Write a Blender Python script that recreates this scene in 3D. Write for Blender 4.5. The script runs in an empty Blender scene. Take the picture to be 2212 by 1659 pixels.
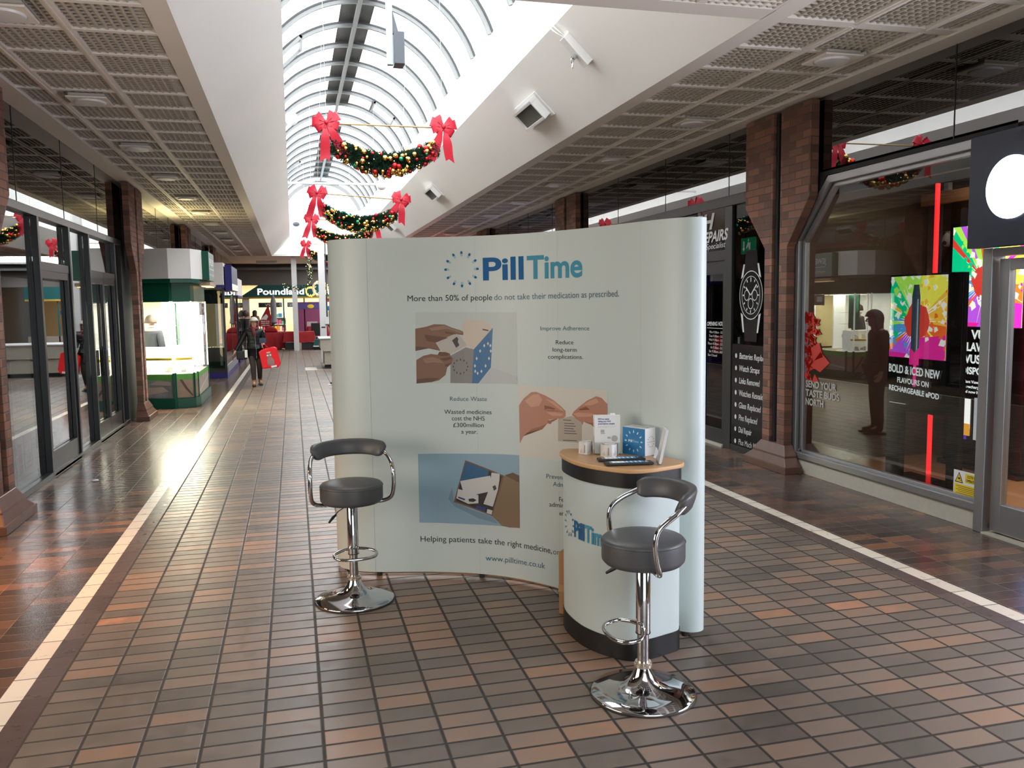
import bpy, bmesh, math, random
from mathutils import Vector, Matrix, Euler
random.seed(7)
R = math.radians
S = bpy.context.scene
COL = S.collection
# ---------------------------------------------------------------- camera
cam = bpy.data.cameras.new('camera')
cam.sensor_fit = 'HORIZONTAL'; cam.sensor_width = 36.0
cam.lens = 36.0 * 1830.0 / 2212.0
cam.clip_start = 0.05; cam.clip_end = 300
co = bpy.data.objects.new('camera', cam); COL.objects.link(co)
co.matrix_world = Matrix([[0.968213, 0.037017, -0.247375, 0.0], [-0.249752, 0.088783, -0.964231, 0.0], [-0.01373, 0.995363, 0.095206, 1.77], [0, 0, 0, 1]])
S.camera = co
# ---------------------------------------------------------------- sky and exposure
w = bpy.data.worlds.new('world'); S.world = w; w.use_nodes = True
w.node_tree.nodes['Background'].inputs[0].default_value = (0.93, 0.97, 1.0, 1)
w.node_tree.nodes['Background'].inputs[1].default_value = 8.0
w.cycles.sampling_method = 'MANUAL'; w.cycles.sample_map_resolution = 128
S.view_settings.view_transform = 'Standard'; S.view_settings.look = 'None'
S.view_settings.exposure = 0.0; S.view_settings.gamma = 1.0
try: S.view_settings.use_curve_mapping = False
except Exception: pass
S.cycles.max_bounces = 8; S.cycles.diffuse_bounces = 4; S.cycles.glossy_bounces = 5
S.cycles.transparent_max_bounces = 16; S.cycles.transmission_bounces = 6
S.cycles.sample_clamp_indirect = 20.0
S.cycles.caustics_reflective = False; S.cycles.caustics_refractive = False
def area(name, loc, size, rot, power, color=(1, 1, 1), portal=False, spread=180):
    l = bpy.data.lights.new(name, 'AREA'); l.shape = 'RECTANGLE'; l.size = size[0]; l.size_y = size[1]
    l.energy = power; l.color = color
    l.spread = R(spread)
    o = bpy.data.objects.new(name, l); COL.objects.link(o); o.location = loc; o.rotation_euler = rot
    if portal: l.cycles.is_portal = True
    return o
for k in range(3):
    area('skylight_portal', (1.255, 10.3 + k * 9.8, 4.405), (2.51, 9.8), (0, 0, 0), 1, portal=True)
# unseen rear skylight and entrance glazing, both added for daylight on the display
area('added_rear_skylight_portal', (1.255, -3.2, 4.395), (3.9, 5.6), (0, 0, 0), 1, portal=True)
area('added_entrance_portal', (1.2, -5.9, 1.5), (6.4, 2.9), (R(90), 0, 0), 1, portal=True)
area('left_shop_window_light', (-3.3, 3.2, 1.7), (1.8, 3.0), (0, R(-97), 0), 100, (1.0, 0.87, 0.74))
area('vape_shop_downlight', (6.8, 5.6, 3.0), (2.2, 3.0), (0, 0, 0), 52, (1.0, 0.86, 0.74))
area('vape_shop_entrance_light', (6.2, 3.4, 2.9), (1.6, 1.6), (0, R(30), 0), 70, (1.0, 0.78, 0.62))
area('doorway_lamp', (-3.1, 6.0, 2.3), (0.5, 0.5), (0, R(-22), 0), 52, (1.0, 0.47, 0.18), spread=100)
area('right_shop_window_light', (5.9, 1.6, 1.6), (1.8, 2.6), (0, R(112), 0), 290, (0.82, 0.84, 1.0))
area('jewellery_kiosk_light', (-2.15, 17.0, 1.85), (0.6, 1.6), (0, 0, 0), 130, (1.0, 0.97, 0.82))
area('jewellery_counter_light', (-1.95, 16.25, 1.78), (0.5, 0.25), (R(-30), 0, R(20)), 55, (1.0, 0.88, 0.6), spread=110)
area('kiosk_glow', (-2.1, 18.4, 3.0), (0.6, 2.0), (0, R(180), 0), 26, (1.0, 0.85, 0.42))
area('bargain_shop_light', (-0.2, 46.0, 3.1), (6.5, 4.5), (0, 0, 0), 620, (1.0, 0.93, 0.76))
area('added_red_tint_light', (4.5, 27.0, 2.7), (0.4, 3.0), (0, R(150), 0), 30, (1.0, 0.2, 0.16))  # red uplight added to tint the far right ceiling
area('added_court_opening_portal', (4.5, 39.0, 3.87), (5, 6), (0, 0, 0), 1, portal=True)  # portal for an unseen ceiling opening, added to light the court
# ---------------------------------------------------------------- materials
def mat(name, col, rough=0.6, metal=0.0, emit=None, es=0.0, spec=0.5, bump=0.0, bs=80.0, var=0.0, vs=6.0, coat=0.0, alpha=1.0):
    m = bpy.data.materials.new(name); m.use_nodes = True
    nt = m.node_tree; b = nt.nodes['Principled BSDF']
    b.inputs['Base Color'].default_value = (*col, 1); b.inputs['Roughness'].default_value = rough
    b.inputs['Metallic'].default_value = metal; b.inputs['Specular IOR Level'].default_value = spec
    b.inputs['Coat Weight'].default_value = coat; b.inputs['Alpha'].default_value = alpha
    if emit: b.inputs['Emission Color'].default_value = (*emit, 1); b.inputs['Emission Strength'].default_value = es
    if var or bump:
        tc = nt.nodes.new('ShaderNodeTexCoord'); n = nt.nodes.new('ShaderNodeTexNoise')
        n.inputs['Scale'].default_value = vs if var else bs; n.inputs['Detail'].default_value = 4
        nt.links.new(tc.outputs['Object'], n.inputs['Vector'])
        if var:
            r = nt.nodes.new('ShaderNodeMix'); r.data_type = 'RGBA'
            r.inputs[6].default_value = (*[c * (1 - var) for c in col], 1); r.inputs[7].default_value = (*[min(1, c * (1 + var)) for c in col], 1)
            nt.links.new(n.outputs[0], r.inputs[0]); nt.links.new(r.outputs[2], b.inputs['Base Color'])
        if bump:
            n2 = nt.nodes.new('ShaderNodeTexNoise'); n2.inputs['Scale'].default_value = bs
            nt.links.new(tc.outputs['Object'], n2.inputs['Vector'])
            bp = nt.nodes.new('ShaderNodeBump'); bp.inputs['Strength'].default_value = bump; bp.inputs['Distance'].default_value = 0.002
            nt.links.new(n2.outputs[0], bp.inputs['Height']); nt.links.new(bp.outputs[0], b.inputs['Normal'])
    return m
class NT:
    def __init__(s, m): s.nt = m.node_tree
    def n(s, t, **k):
        x = s.nt.nodes.new(t)
        for a, v in k.items(): setattr(x, a, v)
        return x
    def m(s, op, a, b=None, c=None):
        x = s.n('ShaderNodeMath', operation=op)
        for i, v in enumerate((a, b, c)):
            if v is None: continue
            if isinstance(v, (int, float)): x.inputs[i].default_value = v
            else: s.nt.links.new(v, x.inputs[i])
        return x.outputs[0]
    def mix(s, f, a, b):
        x = s.n('ShaderNodeMix', data_type='RGBA')
        for i, v in ((0, f), (6, a), (7, b)):
            if isinstance(v, (int, float)): x.inputs[i].default_value = v
            elif isinstance(v, tuple): x.inputs[i].default_value = (*v, 1)
            else: s.nt.links.new(v, x.inputs[i])
        return x.outputs[2]
    def link(s, a, b): s.nt.links.new(a, b)
def glass(name, tint=(0.85, 0.87, 0.86), refl=1.0, rough=0.0, ior=1.5, base=0.0):
    m = bpy.data.materials.new(name); m.use_nodes = True; nt = m.node_tree; nt.nodes.clear()
    o = nt.nodes.new('ShaderNodeOutputMaterial'); mx = nt.nodes.new('ShaderNodeMixShader')
    t = nt.nodes.new('ShaderNodeBsdfTransparent'); t.inputs[0].default_value = (*tint, 1)
    g = nt.nodes.new('ShaderNodeBsdfGlossy'); g.inputs['Roughness'].default_value = rough
    g.inputs[0].default_value = (refl, refl, refl, 1)
    N = NT(m); ge = N.n('ShaderNodeNewGeometry'); dp = N.n('ShaderNodeVectorMath', operation='DOT_PRODUCT')
    N.link(ge.outputs['Normal'], dp.inputs[0]); N.link(ge.outputs['Incoming'], dp.inputs[1])
    f0 = ((ior - 1) / (ior + 1)) ** 2 + base
    fr = N.m('ADD', N.m('MULTIPLY', N.m('POWER', N.m('SUBTRACT', 1.0, N.m('ABSOLUTE', dp.outputs['Value'])), 5.0), 1 - f0), f0)
    nt.links.new(fr, mx.inputs[0]); nt.links.new(t.outputs[0], mx.inputs[1]); nt.links.new(g.outputs[0], mx.inputs[2])
    nt.links.new(mx.outputs[0], o.inputs[0])
    return m
def tile_mat(name, px, py, ox, oy, cols, grout, gw, rough=(0.3, 0.6), half=False, blot=0.5, bump=0.35, horiz=None, fine=0.35):
    """stack-bond (or running-bond) tiles or bricks: px, py pitch; ox, oy origin; cols a colour ramp"""
    m = mat(name, (0.3, 0.2, 0.15), 0.4); N = NT(m); b = m.node_tree.nodes['Principled BSDF']
    tc = N.n('ShaderNodeTexCoord'); sp = N.n('ShaderNodeSeparateXYZ'); N.link(tc.outputs['Object'], sp.inputs[0])
    if horiz == 'wall': U = N.m('ADD', sp.outputs[0], sp.outputs[1]); V = sp.outputs[2]
    else: U, V = sp.outputs[0], sp.outputs[1]
    v = N.m('DIVIDE', N.m('SUBTRACT', V, oy), py); vi = N.m('FLOOR', v); vf = N.m('FRACT', v)
    u = N.m('DIVIDE', N.m('SUBTRACT', U, ox), px)
    if half: u = N.m('ADD', u, N.m('MULTIPLY', N.m('MODULO', N.m('ABSOLUTE', vi), 2.0), 0.5))
    ui = N.m('FLOOR', u); uf = N.m('FRACT', u)
    cx = N.n('ShaderNodeCombineXYZ'); N.link(ui, cx.inputs[0]); N.link(vi, cx.inputs[1])
    wn = N.n('ShaderNodeTexWhiteNoise', noise_dimensions='3D'); N.link(cx.outputs[0], wn.inputs[0])
    no = N.n('ShaderNodeTexNoise'); no.inputs['Scale'].default_value = 1.1; no.inputs['Detail'].default_value = 3; N.link(tc.outputs['Object'], no.inputs[0])
    no2 = N.n('ShaderNodeTexNoise'); no2.inputs['Scale'].default_value = 14; no2.inputs['Detail'].default_value = 5; N.link(tc.outputs['Object'], no2.inputs[0])
    f = N.m('ADD', N.m('MULTIPLY', wn.outputs[0], 1 - blot * 0.4), N.m('MULTIPLY', N.m('SUBTRACT', no.outputs[0], 0.35), blot))
    f = N.m('ADD', f, N.m('MULTIPLY', N.m('SUBTRACT', no2.outputs[0], 0.5), fine))
    rp = N.n('ShaderNodeValToRGB'); N.link(f, rp.inputs[0]); e = rp.color_ramp.elements
    while len(e) < len(cols): e.new(0.5)
    for i, (p, c) in enumerate(cols): e[i].position = p; e[i].color = (*c, 1)
    du = N.m('MULTIPLY', N.m('MINIMUM', uf, N.m('SUBTRACT', 1.0, uf)), px)
    dv = N.m('MULTIPLY', N.m('MINIMUM', vf, N.m('SUBTRACT', 1.0, vf)), py)
    d = N.m('MINIMUM', du, N.m('MULTIPLY', dv, 1.0))
    mr = N.n('ShaderNodeMapRange'); N.link(d, mr.inputs[0]); mr.inputs[1].default_value = gw * 0.45; mr.inputs[2].default_value = gw
    c = N.mix(mr.outputs[0], grout, rp.outputs[0]); N.link(c, b.inputs['Base Color'])
    mr2 = N.n('ShaderNodeMapRange'); N.link(no2.outputs[0], mr2.inputs[0]); mr2.inputs[1].default_value = 0.3; mr2.inputs[2].default_value = 0.7
    mr2.inputs[3].default_value = rough[0]; mr2.inputs[4].default_value = rough[1]
    N.link(N.m('ADD', mr2.outputs[0], N.m('MULTIPLY', N.m('SUBTRACT', 1.0, mr.outputs[0]), 0.3)), b.inputs['Roughness'])
    bp = N.n('ShaderNodeBump'); bp.inputs['Strength'].default_value = bump; bp.inputs['Distance'].default_value = 0.004
    N.link(mr.outputs[0], bp.inputs['Height']); N.link(bp.outputs[0], b.inputs['Normal'])
    return m
M = {}
M['field'] = tile_mat('floor_tile_brown', 0.2393, 0.1193, 0.057, 0.02, [(0.0, (0.088, 0.078, 0.066)), (0.35, (0.155, 0.122, 0.097)), (0.62, (0.205, 0.150, 0.116)), (0.85, (0.28, 0.165, 0.105)), (1.0, (0.45, 0.21, 0.125))], (0.022, 0.018, 0.015), 0.0095, (0.28, 0.42), blot=0.75)
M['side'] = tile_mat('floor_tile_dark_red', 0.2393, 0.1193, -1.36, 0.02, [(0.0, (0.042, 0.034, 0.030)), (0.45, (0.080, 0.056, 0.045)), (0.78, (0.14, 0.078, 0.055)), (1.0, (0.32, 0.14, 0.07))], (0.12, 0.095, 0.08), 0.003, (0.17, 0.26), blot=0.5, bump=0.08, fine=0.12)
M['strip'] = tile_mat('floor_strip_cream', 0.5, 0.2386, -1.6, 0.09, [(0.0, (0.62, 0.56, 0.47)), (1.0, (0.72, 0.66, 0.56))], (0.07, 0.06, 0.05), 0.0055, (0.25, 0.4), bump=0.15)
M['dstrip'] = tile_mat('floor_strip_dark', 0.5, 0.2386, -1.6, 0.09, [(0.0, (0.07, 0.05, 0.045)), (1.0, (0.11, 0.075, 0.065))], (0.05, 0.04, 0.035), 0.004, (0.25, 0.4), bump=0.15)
M['brick'] = tile_mat('pier_brick', 0.225, 0.075, 0.0, 0.02, [(0.0, (0.10, 0.05, 0.035)), (0.5, (0.19, 0.085, 0.055)), (1.0, (0.30, 0.13, 0.08))], (0.13, 0.10, 0.085), 0.006, (0.55, 0.8), half=True, bump=0.8, horiz='wall')
M['plinth'] = mat('plinth_tile', (0.11, 0.052, 0.036), 0.35, var=0.35, vs=9)
M['white'] = mat('painted_plaster', (0.80, 0.78, 0.75), 0.75, var=0.03, vs=1.2)
M['cream'] = mat('ceiling_cream', (0.78, 0.73, 0.66), 0.55)
M['cellshade'] = mat('ceiling_backing_shade', (0.05, 0.043, 0.035), 0.8)  # backing painted dark for the shade inside the grille cells
M['blade'] = mat('grille_blade_shaded', (0.52, 0.47, 0.40), 0.6)  # darker copy of the ceiling cream, shade put into the colour
M['rib'] = mat('rib_grey_white', (0.16, 0.165, 0.165), 0.45)
M['ribdark'] = mat('rib_edge_dark', (0.03, 0.03, 0.032), 0.6)
M['ridge'] = mat('ridge_flashing', (0.045, 0.045, 0.043), 0.7, var=0.5, vs=3)
M['upstand'] = mat('skylight_upstand', (0.9, 0.9, 0.89), 0.6)
M['skyglass'] = glass('skylight_glass', (0.97, 0.98, 0.98), 0.25, 0.3, ior=1.2)
M['shopglass'] = glass('shop_glass', (0.62, 0.65, 0.64), 1.0, base=0.03)
M['darkglass'] = glass('tinted_transom_glass', (0.10, 0.09, 0.085), 0.95, 0.01, ior=1.9, base=0.12)
M['blackglass'] = glass('black_door_glass', (0.30, 0.31, 0.31), 0.9, base=0.03)
M['leftglass'] = glass('vacant_shop_glass', (0.60, 0.62, 0.62), 1.0, base=0.20)
M['clearglass'] = glass('clear_glass', (0.93, 0.95, 0.94), 0.9)
M['acrylic'] = glass('clear_acrylic', (0.9, 0.92, 0.92), 1.0, base=0.06)
M['steel'] = mat('satin_steel_frame', (0.36, 0.36, 0.37), 0.35, 0.8)
M['black'] = mat('black_frame', (0.012, 0.012, 0.013), 0.35)
M['charcoal'] = mat('charcoal_frame', (0.017, 0.018, 0.019), 0.3)
M['dark'] = mat('dark_void', (0.02, 0.019, 0.018), 0.8)
M['stone'] = mat('pale_stone_kerb', (0.50, 0.46, 0.38), 0.5, var=0.12, vs=20)
M['chrome'] = mat('chrome', (0.60, 0.61, 0.63), 0.06, 1.0)
M['leather'] = mat('grey_vinyl', (0.078, 0.079, 0.083), 0.42, bump=0.12, bs=260)
M['rubber'] = mat('black_rubber', (0.015, 0.015, 0.015), 0.5)
M['panel'] = mat('display_graphic', (0.57, 0.655, 0.645), 0.42, bump=0.06, bs=500)
M['panelback'] = mat('display_back', (0.40, 0.39, 0.36), 0.7)
M['beech'] = mat('beech_worktop', (0.62, 0.36, 0.17), 0.35, var=0.12, vs=18)
M['counterblack'] = mat('counter_black_band', (0.008, 0.008, 0.008), 0.45)
M['card'] = mat('cardboard', (0.40, 0.22, 0.10), 0.75, var=0.08)
M['tape'] = mat('parcel_tape', (0.46, 0.28, 0.13), 0.3)
M['paper'] = mat('white_paper', (0.80, 0.80, 0.79), 0.5)
M['bluebox'] = mat('blue_box_print', (0.015, 0.20, 0.47), 0.35)
M['k'] = mat('print_black', (0.02, 0.022, 0.025), 0.6, spec=0.3)
M['seam'] = mat('panel_seam_line', (0.40, 0.45, 0.445), 0.6)
M['b'] = mat('print_slate_blue', (0.055, 0.13, 0.20), 0.45)
M['g'] = mat('print_grey_blue', (0.09, 0.14, 0.17), 0.45)
M['logo1'] = mat('logo_dark_blue', (0.02, 0.13, 0.33), 0.7, spec=0.2)
M['logo2'] = mat('logo_teal', (0.07, 0.31, 0.45), 0.7, spec=0.2)
M['logo3'] = mat('logo_pale_teal', (0.30, 0.50, 0.54), 0.4)
for k, c in dict(bg1=(0.52, 0.585, 0.575), bg2=(0.66, 0.645, 0.59), bg3=(0.26, 0.40, 0.50), sk1=(0.22, 0.125, 0.085), sk3=(0.14, 0.075, 0.05), sk2=(0.47, 0.23, 0.155), sk4=(0.25, 0.09, 0.05), sk5=(0.60, 0.33, 0.23), sk6=(0.33, 0.145, 0.09), sk7=(0.30, 0.19, 0.135), sh=(0.49, 0.53, 0.53), bx=(0.19, 0.30, 0.38),
                 cr=(0.60, 0.53, 0.46), gr=(0.25, 0.245, 0.24), bl=(0.04, 0.16, 0.34), pk=(0.48, 0.46, 0.43), pk2=(0.46, 0.41, 0.35), dk=(0.06, 0.055, 0.055), wh=(0.66, 0.70, 0.72),
                 brn=(0.17, 0.10, 0.055), dk2=(0.035, 0.03, 0.03), bl3=(0.035, 0.12, 0.24), wh2=(0.60, 0.61, 0.60), bl4=(0.03, 0.06, 0.20), kr=(0.23, 0.16, 0.095), kr2=(0.13, 0.085, 0.05)).items():
    M[k] = mat('print_' + k, c, 0.45)
M['pvc'] = mat('white_enamel', (0.72, 0.72, 0.71), 0.35)
M['ventdark'] = mat('vent_grille_dark', (0.16, 0.15, 0.13), 0.6)
M['needle'] = mat('pine_needles', (0.018, 0.055, 0.028), 0.55, var=0.6, vs=30)
M['gold'] = mat('gold_bauble', (0.95, 0.62, 0.16), 0.14, 1.0)
M['redb'] = mat('red_bauble', (0.75, 0.03, 0.03), 0.15, 0.7)
M['greenb'] = mat('green_bauble', (0.02, 0.32, 0.14), 0.15, 0.6)
M['bulb'] = mat('fairy_light', (1, 0.8, 0.4), 0.4, emit=(1.0, 0.75, 0.32), es=5)
M['ribbon'] = mat('red_ribbon', (0.58, 0.012, 0.035), 0.45, bump=0.15, bs=90)
M['cane'] = mat('bamboo_bar', (0.42, 0.27, 0.11), 0.5)
M['slate'] = mat('dark_grey_plastic', (0.055, 0.065, 0.08), 0.45)
M['alu'] = mat('blue_grey_aluminium', (0.30, 0.36, 0.40), 0.4, 0.5)
M['green'] = mat('kiosk_green', (0.004, 0.085, 0.05), 0.35)
M['lime'] = mat('kiosk_lime_band', (0.13, 0.42, 0.07), 0.4)
M['navy'] = mat('kiosk_navy', (0.015, 0.01, 0.16), 0.4)
M['lit'] = mat('glowing_white_lining', (0.95, 0.95, 0.9), 0.6, emit=(1.0, 0.98, 0.86), es=1.5)  # glow put into the material to imitate the bright kiosk lighting
M['teal'] = mat('fascia_teal', (0.005, 0.105, 0.105), 0.4)
M['signwhite'] = mat('lit_letter_white', (0.9, 0.9, 0.9), 0.5, emit=(1, 1, 0.97), es=1.8)
M['yellow'] = mat('yellow', (0.85, 0.60, 0.03), 0.45)
M['redcloth'] = mat('red_cloth', (0.33, 0.008, 0.012), 0.75)
M['skin'] = mat('skin', (0.58, 0.31, 0.21), 0.5)
M['hairw'] = mat('silver_blonde_hair', (0.60, 0.54, 0.46), 0.5, bump=0.5, bs=120)
M['hairb'] = mat('short_brown_hair', (0.07, 0.045, 0.03), 0.6)
M['coat'] = mat('black_padded_coat', (0.004, 0.005, 0.005), 0.5, bump=0.3, bs=25)
M['trouser'] = mat('dark_trousers', (0.035, 0.027, 0.022), 0.8)
M['boot'] = mat('tan_suede_boot', (0.33, 0.17, 0.07), 0.8)
M['scarf'] = mat('dark_red_check_scarf', (0.16, 0.02, 0.03), 0.8, var=0.9, vs=28)
M['redbag'] = mat('red_carrier_bag', (0.80, 0.01, 0.02), 0.4)
M['screen'] = mat('black_screen', (0.01, 0.01, 0.012), 0.15)
M['wood'] = mat('warm_wood_floor', (0.50, 0.26, 0.12), 0.3, var=0.12, vs=5)
M['panelwood'] = mat('brown_wood_panel', (0.10, 0.058, 0.036), 0.5, var=0.2, vs=4)
M['greywall'] = mat('grey_shop_wall', (0.22, 0.20, 0.18), 0.7)
M['redled'] = mat('red_led_strip', (1, 0.02, 0.02), 0.5, emit=(1.0, 0.02, 0.025), es=3.2)
M['disc'] = mat('lit_sign_disc', (1, 1, 1), 0.5, emit=(0.86, 0.92, 1.0), es=6)
M['grey'] = mat('mid_grey', (0.25, 0.25, 0.25), 0.6)
M['suit'] = mat('charcoal_suit', (.03, .033, .04), .8)
M['browncoat'] = mat('brown_coat', (.045, .028, .02), .85)
M['leopard'] = mat('mottled_coat', (.32, .24, .17), .8, var=.9, vs=30)
def emi(name, c, s=1.0): return mat(name, tuple(x * 0.5 for x in c), 0.4, emit=c, es=s)
# ---------------------------------------------------------------- object helpers
class MB:
    """collects shapes into one mesh; one or several materials"""
    def __init__(s): s.v = []; s.f = []; s.mi = []; s.m = 0
    def add(s, vs, fs, T=None):
        o = len(s.v); s.v += [tuple(T @ Vector(p)) if T else tuple(p) for p in vs]
        s.f += [tuple(i + o for i in f) for f in fs]; s.mi += [s.m] * len(fs); return s
    def box(s, x0, x1, y0, y1, z0, z1, T=None):
        return s.add([(x, y, z) for z in (z0, z1) for y in (y0, y1) for x in (x0, x1)], [(0, 2, 3, 1), (4, 5, 7, 6), (0, 1, 5, 4), (2, 6, 7, 3), (0, 4, 6, 2), (1, 3, 7, 5)], T)
    def prism(s, poly, a, b, ax='z', T=None):
        n = len(poly)
        P = {'z': lambda u, v, t: (u, v, t), 'x': lambda u, v, t: (t, u, v), 'y': lambda u, v, t: (u, t, v)}[ax]
        vs = [P(u, v, a) for u, v in poly] + [P(u, v, b) for u, v in poly]
        return s.add(vs, [tuple(range(n - 1, -1, -1)), tuple(range(n, 2 * n))] + [(i, (i + 1) % n, n + (i + 1) % n, n + i) for i in range(n)], T)
    def tube(s, path, r, n=10, closed=False, T=None, cap=True):
        path = [Vector(p) for p in path]; m = len(path); rs = r if isinstance(r, (list, tuple)) else [r] * m
        vs = []; up = None
        for i, p in enumerate(path):
            a = path[(i - 1) % m] if (closed or i) else p; b = path[(i + 1) % m] if (closed or i < m - 1) else p
            t = (b - a).normalized()
            if up is None:
                up = Vector((0, 0, 1)) if abs(t.z) < 0.9 else Vector((1, 0, 0))
            u = (up - t * up.dot(t)).normalized(); up = u; v = t.cross(u)
            vs += [tuple(p + (u * math.cos(q) + v * math.sin(q)) * rs[i]) for q in [2 * math.pi * k / n for k in range(n)]]
        fs = []
        for i in range(m if closed else m - 1):
            j = (i + 1) % m
            fs += [(i * n + k, i * n + (k + 1) % n, j * n + (k + 1) % n, j * n + k) for k in range(n)]
        if not closed and cap: fs += [tuple(range(n - 1, -1, -1)), tuple((m - 1) * n + k for k in range(n))]
        return s.add(vs, fs, T)
    def lathe(s, prof, n=32, T=None, cap=True):
        vs = [(r * math.cos(2 * math.pi * k / n), r * math.sin(2 * math.pi * k / n), z) for r, z in prof for k in range(n)]
        m = len(prof); fs = [(i * n + k, i * n + (k + 1) % n, (i + 1) * n + (k + 1) % n, (i + 1) * n + k) for i in range(m - 1) for k in range(n)]
        if cap: fs += [tuple(range(n - 1, -1, -1)), tuple((m - 1) * n + k for k in range(n))]
        return s.add(vs, fs, T)
    def ball(s, c, r, n=12, T=None):
        rr = r if isinstance(r, tuple) else (r, r, r); h = n // 2; vs = []
        for i in range(h + 1):
            a = math.pi * i / h
            vs += [(c[0] + rr[0] * math.sin(a) * math.cos(2 * math.pi * k / n), c[1] + rr[1] * math.sin(a) * math.sin(2 * math.pi * k / n), c[2] + rr[2] * math.cos(a)) for k in range(n)]
        return s.add(vs, [(i * n + k, (i + 1) * n + k, (i + 1) * n + (k + 1) % n, i * n + (k + 1) % n) for i in range(h) for k in range(n)], T)
    def mesh(s, name, mats):
        me = bpy.data.meshes.new(name); me.from_pydata(s.v, [], s.f); me.update()
        for m in (mats if isinstance(mats, (list, tuple)) else [mats]): me.materials.append(m)
        if any(s.mi): me.polygons.foreach_set('material_index', s.mi)
        return me
    def build(s, name, mats, parent=None, smooth=False, bevel=0.0, loc=None, seg=2):
        me = s.mesh(name, mats); o = link(name, me, parent, loc)
        bm = bmesh.new(); bm.from_mesh(me); bmesh.ops.remove_doubles(bm, verts=bm.verts, dist=1e-5); bmesh.ops.recalc_face_normals(bm, faces=bm.faces)
        bm.to_mesh(me); bm.free()
        if smooth:
            for p in me.polygons: p.use_smooth = True
            if smooth != 'all' and hasattr(me, 'set_sharp_from_angle'): me.set_sharp_from_angle(angle=R(40))
        if bevel:
            b = o.modifiers.new('b', 'BEVEL'); b.width = bevel; b.segments = seg; b.limit_method = 'ANGLE'
        return o
def link(name, data, parent=None, loc=None):
    o = bpy.data.objects.new(name, data); COL.objects.link(o)
    if parent: o.parent = parent
    if loc: o.location = loc
    return o
def tag(o, label=None, cat=None, group=None, kind=None):
    for k, v in (('label', label), ('category', cat), ('group', group), ('kind', kind)):
        if v: o[k] = v
    return o
def thing(name, label, cat, loc=(0, 0, 0), rz=0.0, group=None):
    o = link(name, None, None, loc); o.rotation_euler = (0, 0, rz); o.empty_display_size = 0.1
    return tag(o, label, cat, group)
def st(name, mb, mats, **k):
    o = mb.build(name, mats, **k); o['kind'] = 'structure'; return o
def copy_tree(o, parent=None):
    c = o.copy(); COL.objects.link(c)
    if parent: c.parent = parent
    for ch in list(o.children): copy_tree(ch, c)
    return c
_tx = {}
def text_mesh(txt, bold=0.0, shear=0.0):
    """flat glyph outlines as (verts, faces, width), cap height 1"""
    if 'M' in txt or 'm' in txt and bold < .01: bold = 0.0
    k = (txt, bold, shear)
    if k in _tx: return _tx[k]
    cu = bpy.data.curves.new('t', 'FONT'); cu.body = txt; cu.offset = bold; cu.shear = shear; cu.resolution_u = 7 if txt in ('Pill', 'Time') else 4
    o = bpy.data.objects.new('t', cu); COL.objects.link(o); dg = bpy.context.evaluated_depsgraph_get(); dg.update()
    me = bpy.data.meshes.new_from_object(o.evaluated_get(dg)); vs = [tuple(v.co) for v in me.vertices]; fs = [tuple(p.vertices) for p in me.polygons]
    bpy.data.objects.remove(o); bpy.data.curves.remove(cu); bpy.data.meshes.remove(me)
    ch = 0.73
    x0 = min(v[0] for v in vs); x1 = max(v[0] for v in vs)
    _tx[k] = ([((v[0] - x0) / ch, v[1] / ch) for v in vs], fs, (x1 - x0) / ch); return _tx[k]
def put_text(mb, txt, fn, u0, u1, v0, cap, v1=None, bold=0.0, shear=0.0):
    """lays glyphs on a surface: fn(u, v) -> point; text runs u0..u1 on baseline v0..v1"""
    vs, fs, wd = text_mesh(txt, bold, shear); v1 = v0 if v1 is None else v1
    mb.add([fn(u0 + (u1 - u0) * x / wd, v0 + (v1 - v0) * x / wd + y * cap) for x, y in vs], fs)
def put_text_cut(mb, txt, fn, u0, u1, v0, cap, v1, cuts, bold=0.0):
    """as put_text, with the glyph faces split wherever the curved surface has a fold"""
    vs, fs, wd = text_mesh(txt, bold); bm = bmesh.new()
    V = [bm.verts.new((u0 + (u1 - u0) * x / wd, v0 + (v1 - v0) * x / wd + y * cap, 0)) for x, y in vs]
    for f in fs:
        try: bm.faces.new([V[i] for i in f])
        except ValueError: pass
    for c in cuts:
        if u0 < c < u1: bmesh.ops.bisect_plane(bm, geom=bm.verts[:] + bm.edges[:] + bm.faces[:], plane_co=(c, 0, 0), plane_no=(1, 0, 0))
    bm.verts.index_update(); mb.add([fn(v.co.x, v.co.y) for v in bm.verts], [tuple(v.index for v in f.verts) for f in bm.faces]); bm.free()
def arc(cx, cy, r, a0, a1, n): return [(cx + r * math.cos(R(a0 + (a1 - a0) * i / n)), cy + r * math.sin(R(a0 + (a1 - a0) * i / n))) for i in range(n + 1)]
def smooth_path(P, n=6, closed=False):
    P = [Vector(p) for p in P]; m = len(P); o = []
    for i in range(m if closed else m - 1):
        g = (lambda k: P[k % m]) if closed else (lambda k: P[min(max(k, 0), m - 1)])
        a, b, c, d = g(i - 1), g(i), g(i + 1), g(i + 2)
        for j in range(n):
            t = j / n; o.append(0.5 * ((2 * b) + (c - a) * t + (2 * a - 5 * b + 4 * c - d) * t * t + (3 * b - a - 3 * c + d) * t ** 3))
    if not closed: o.append(P[-1])
    return o
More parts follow.
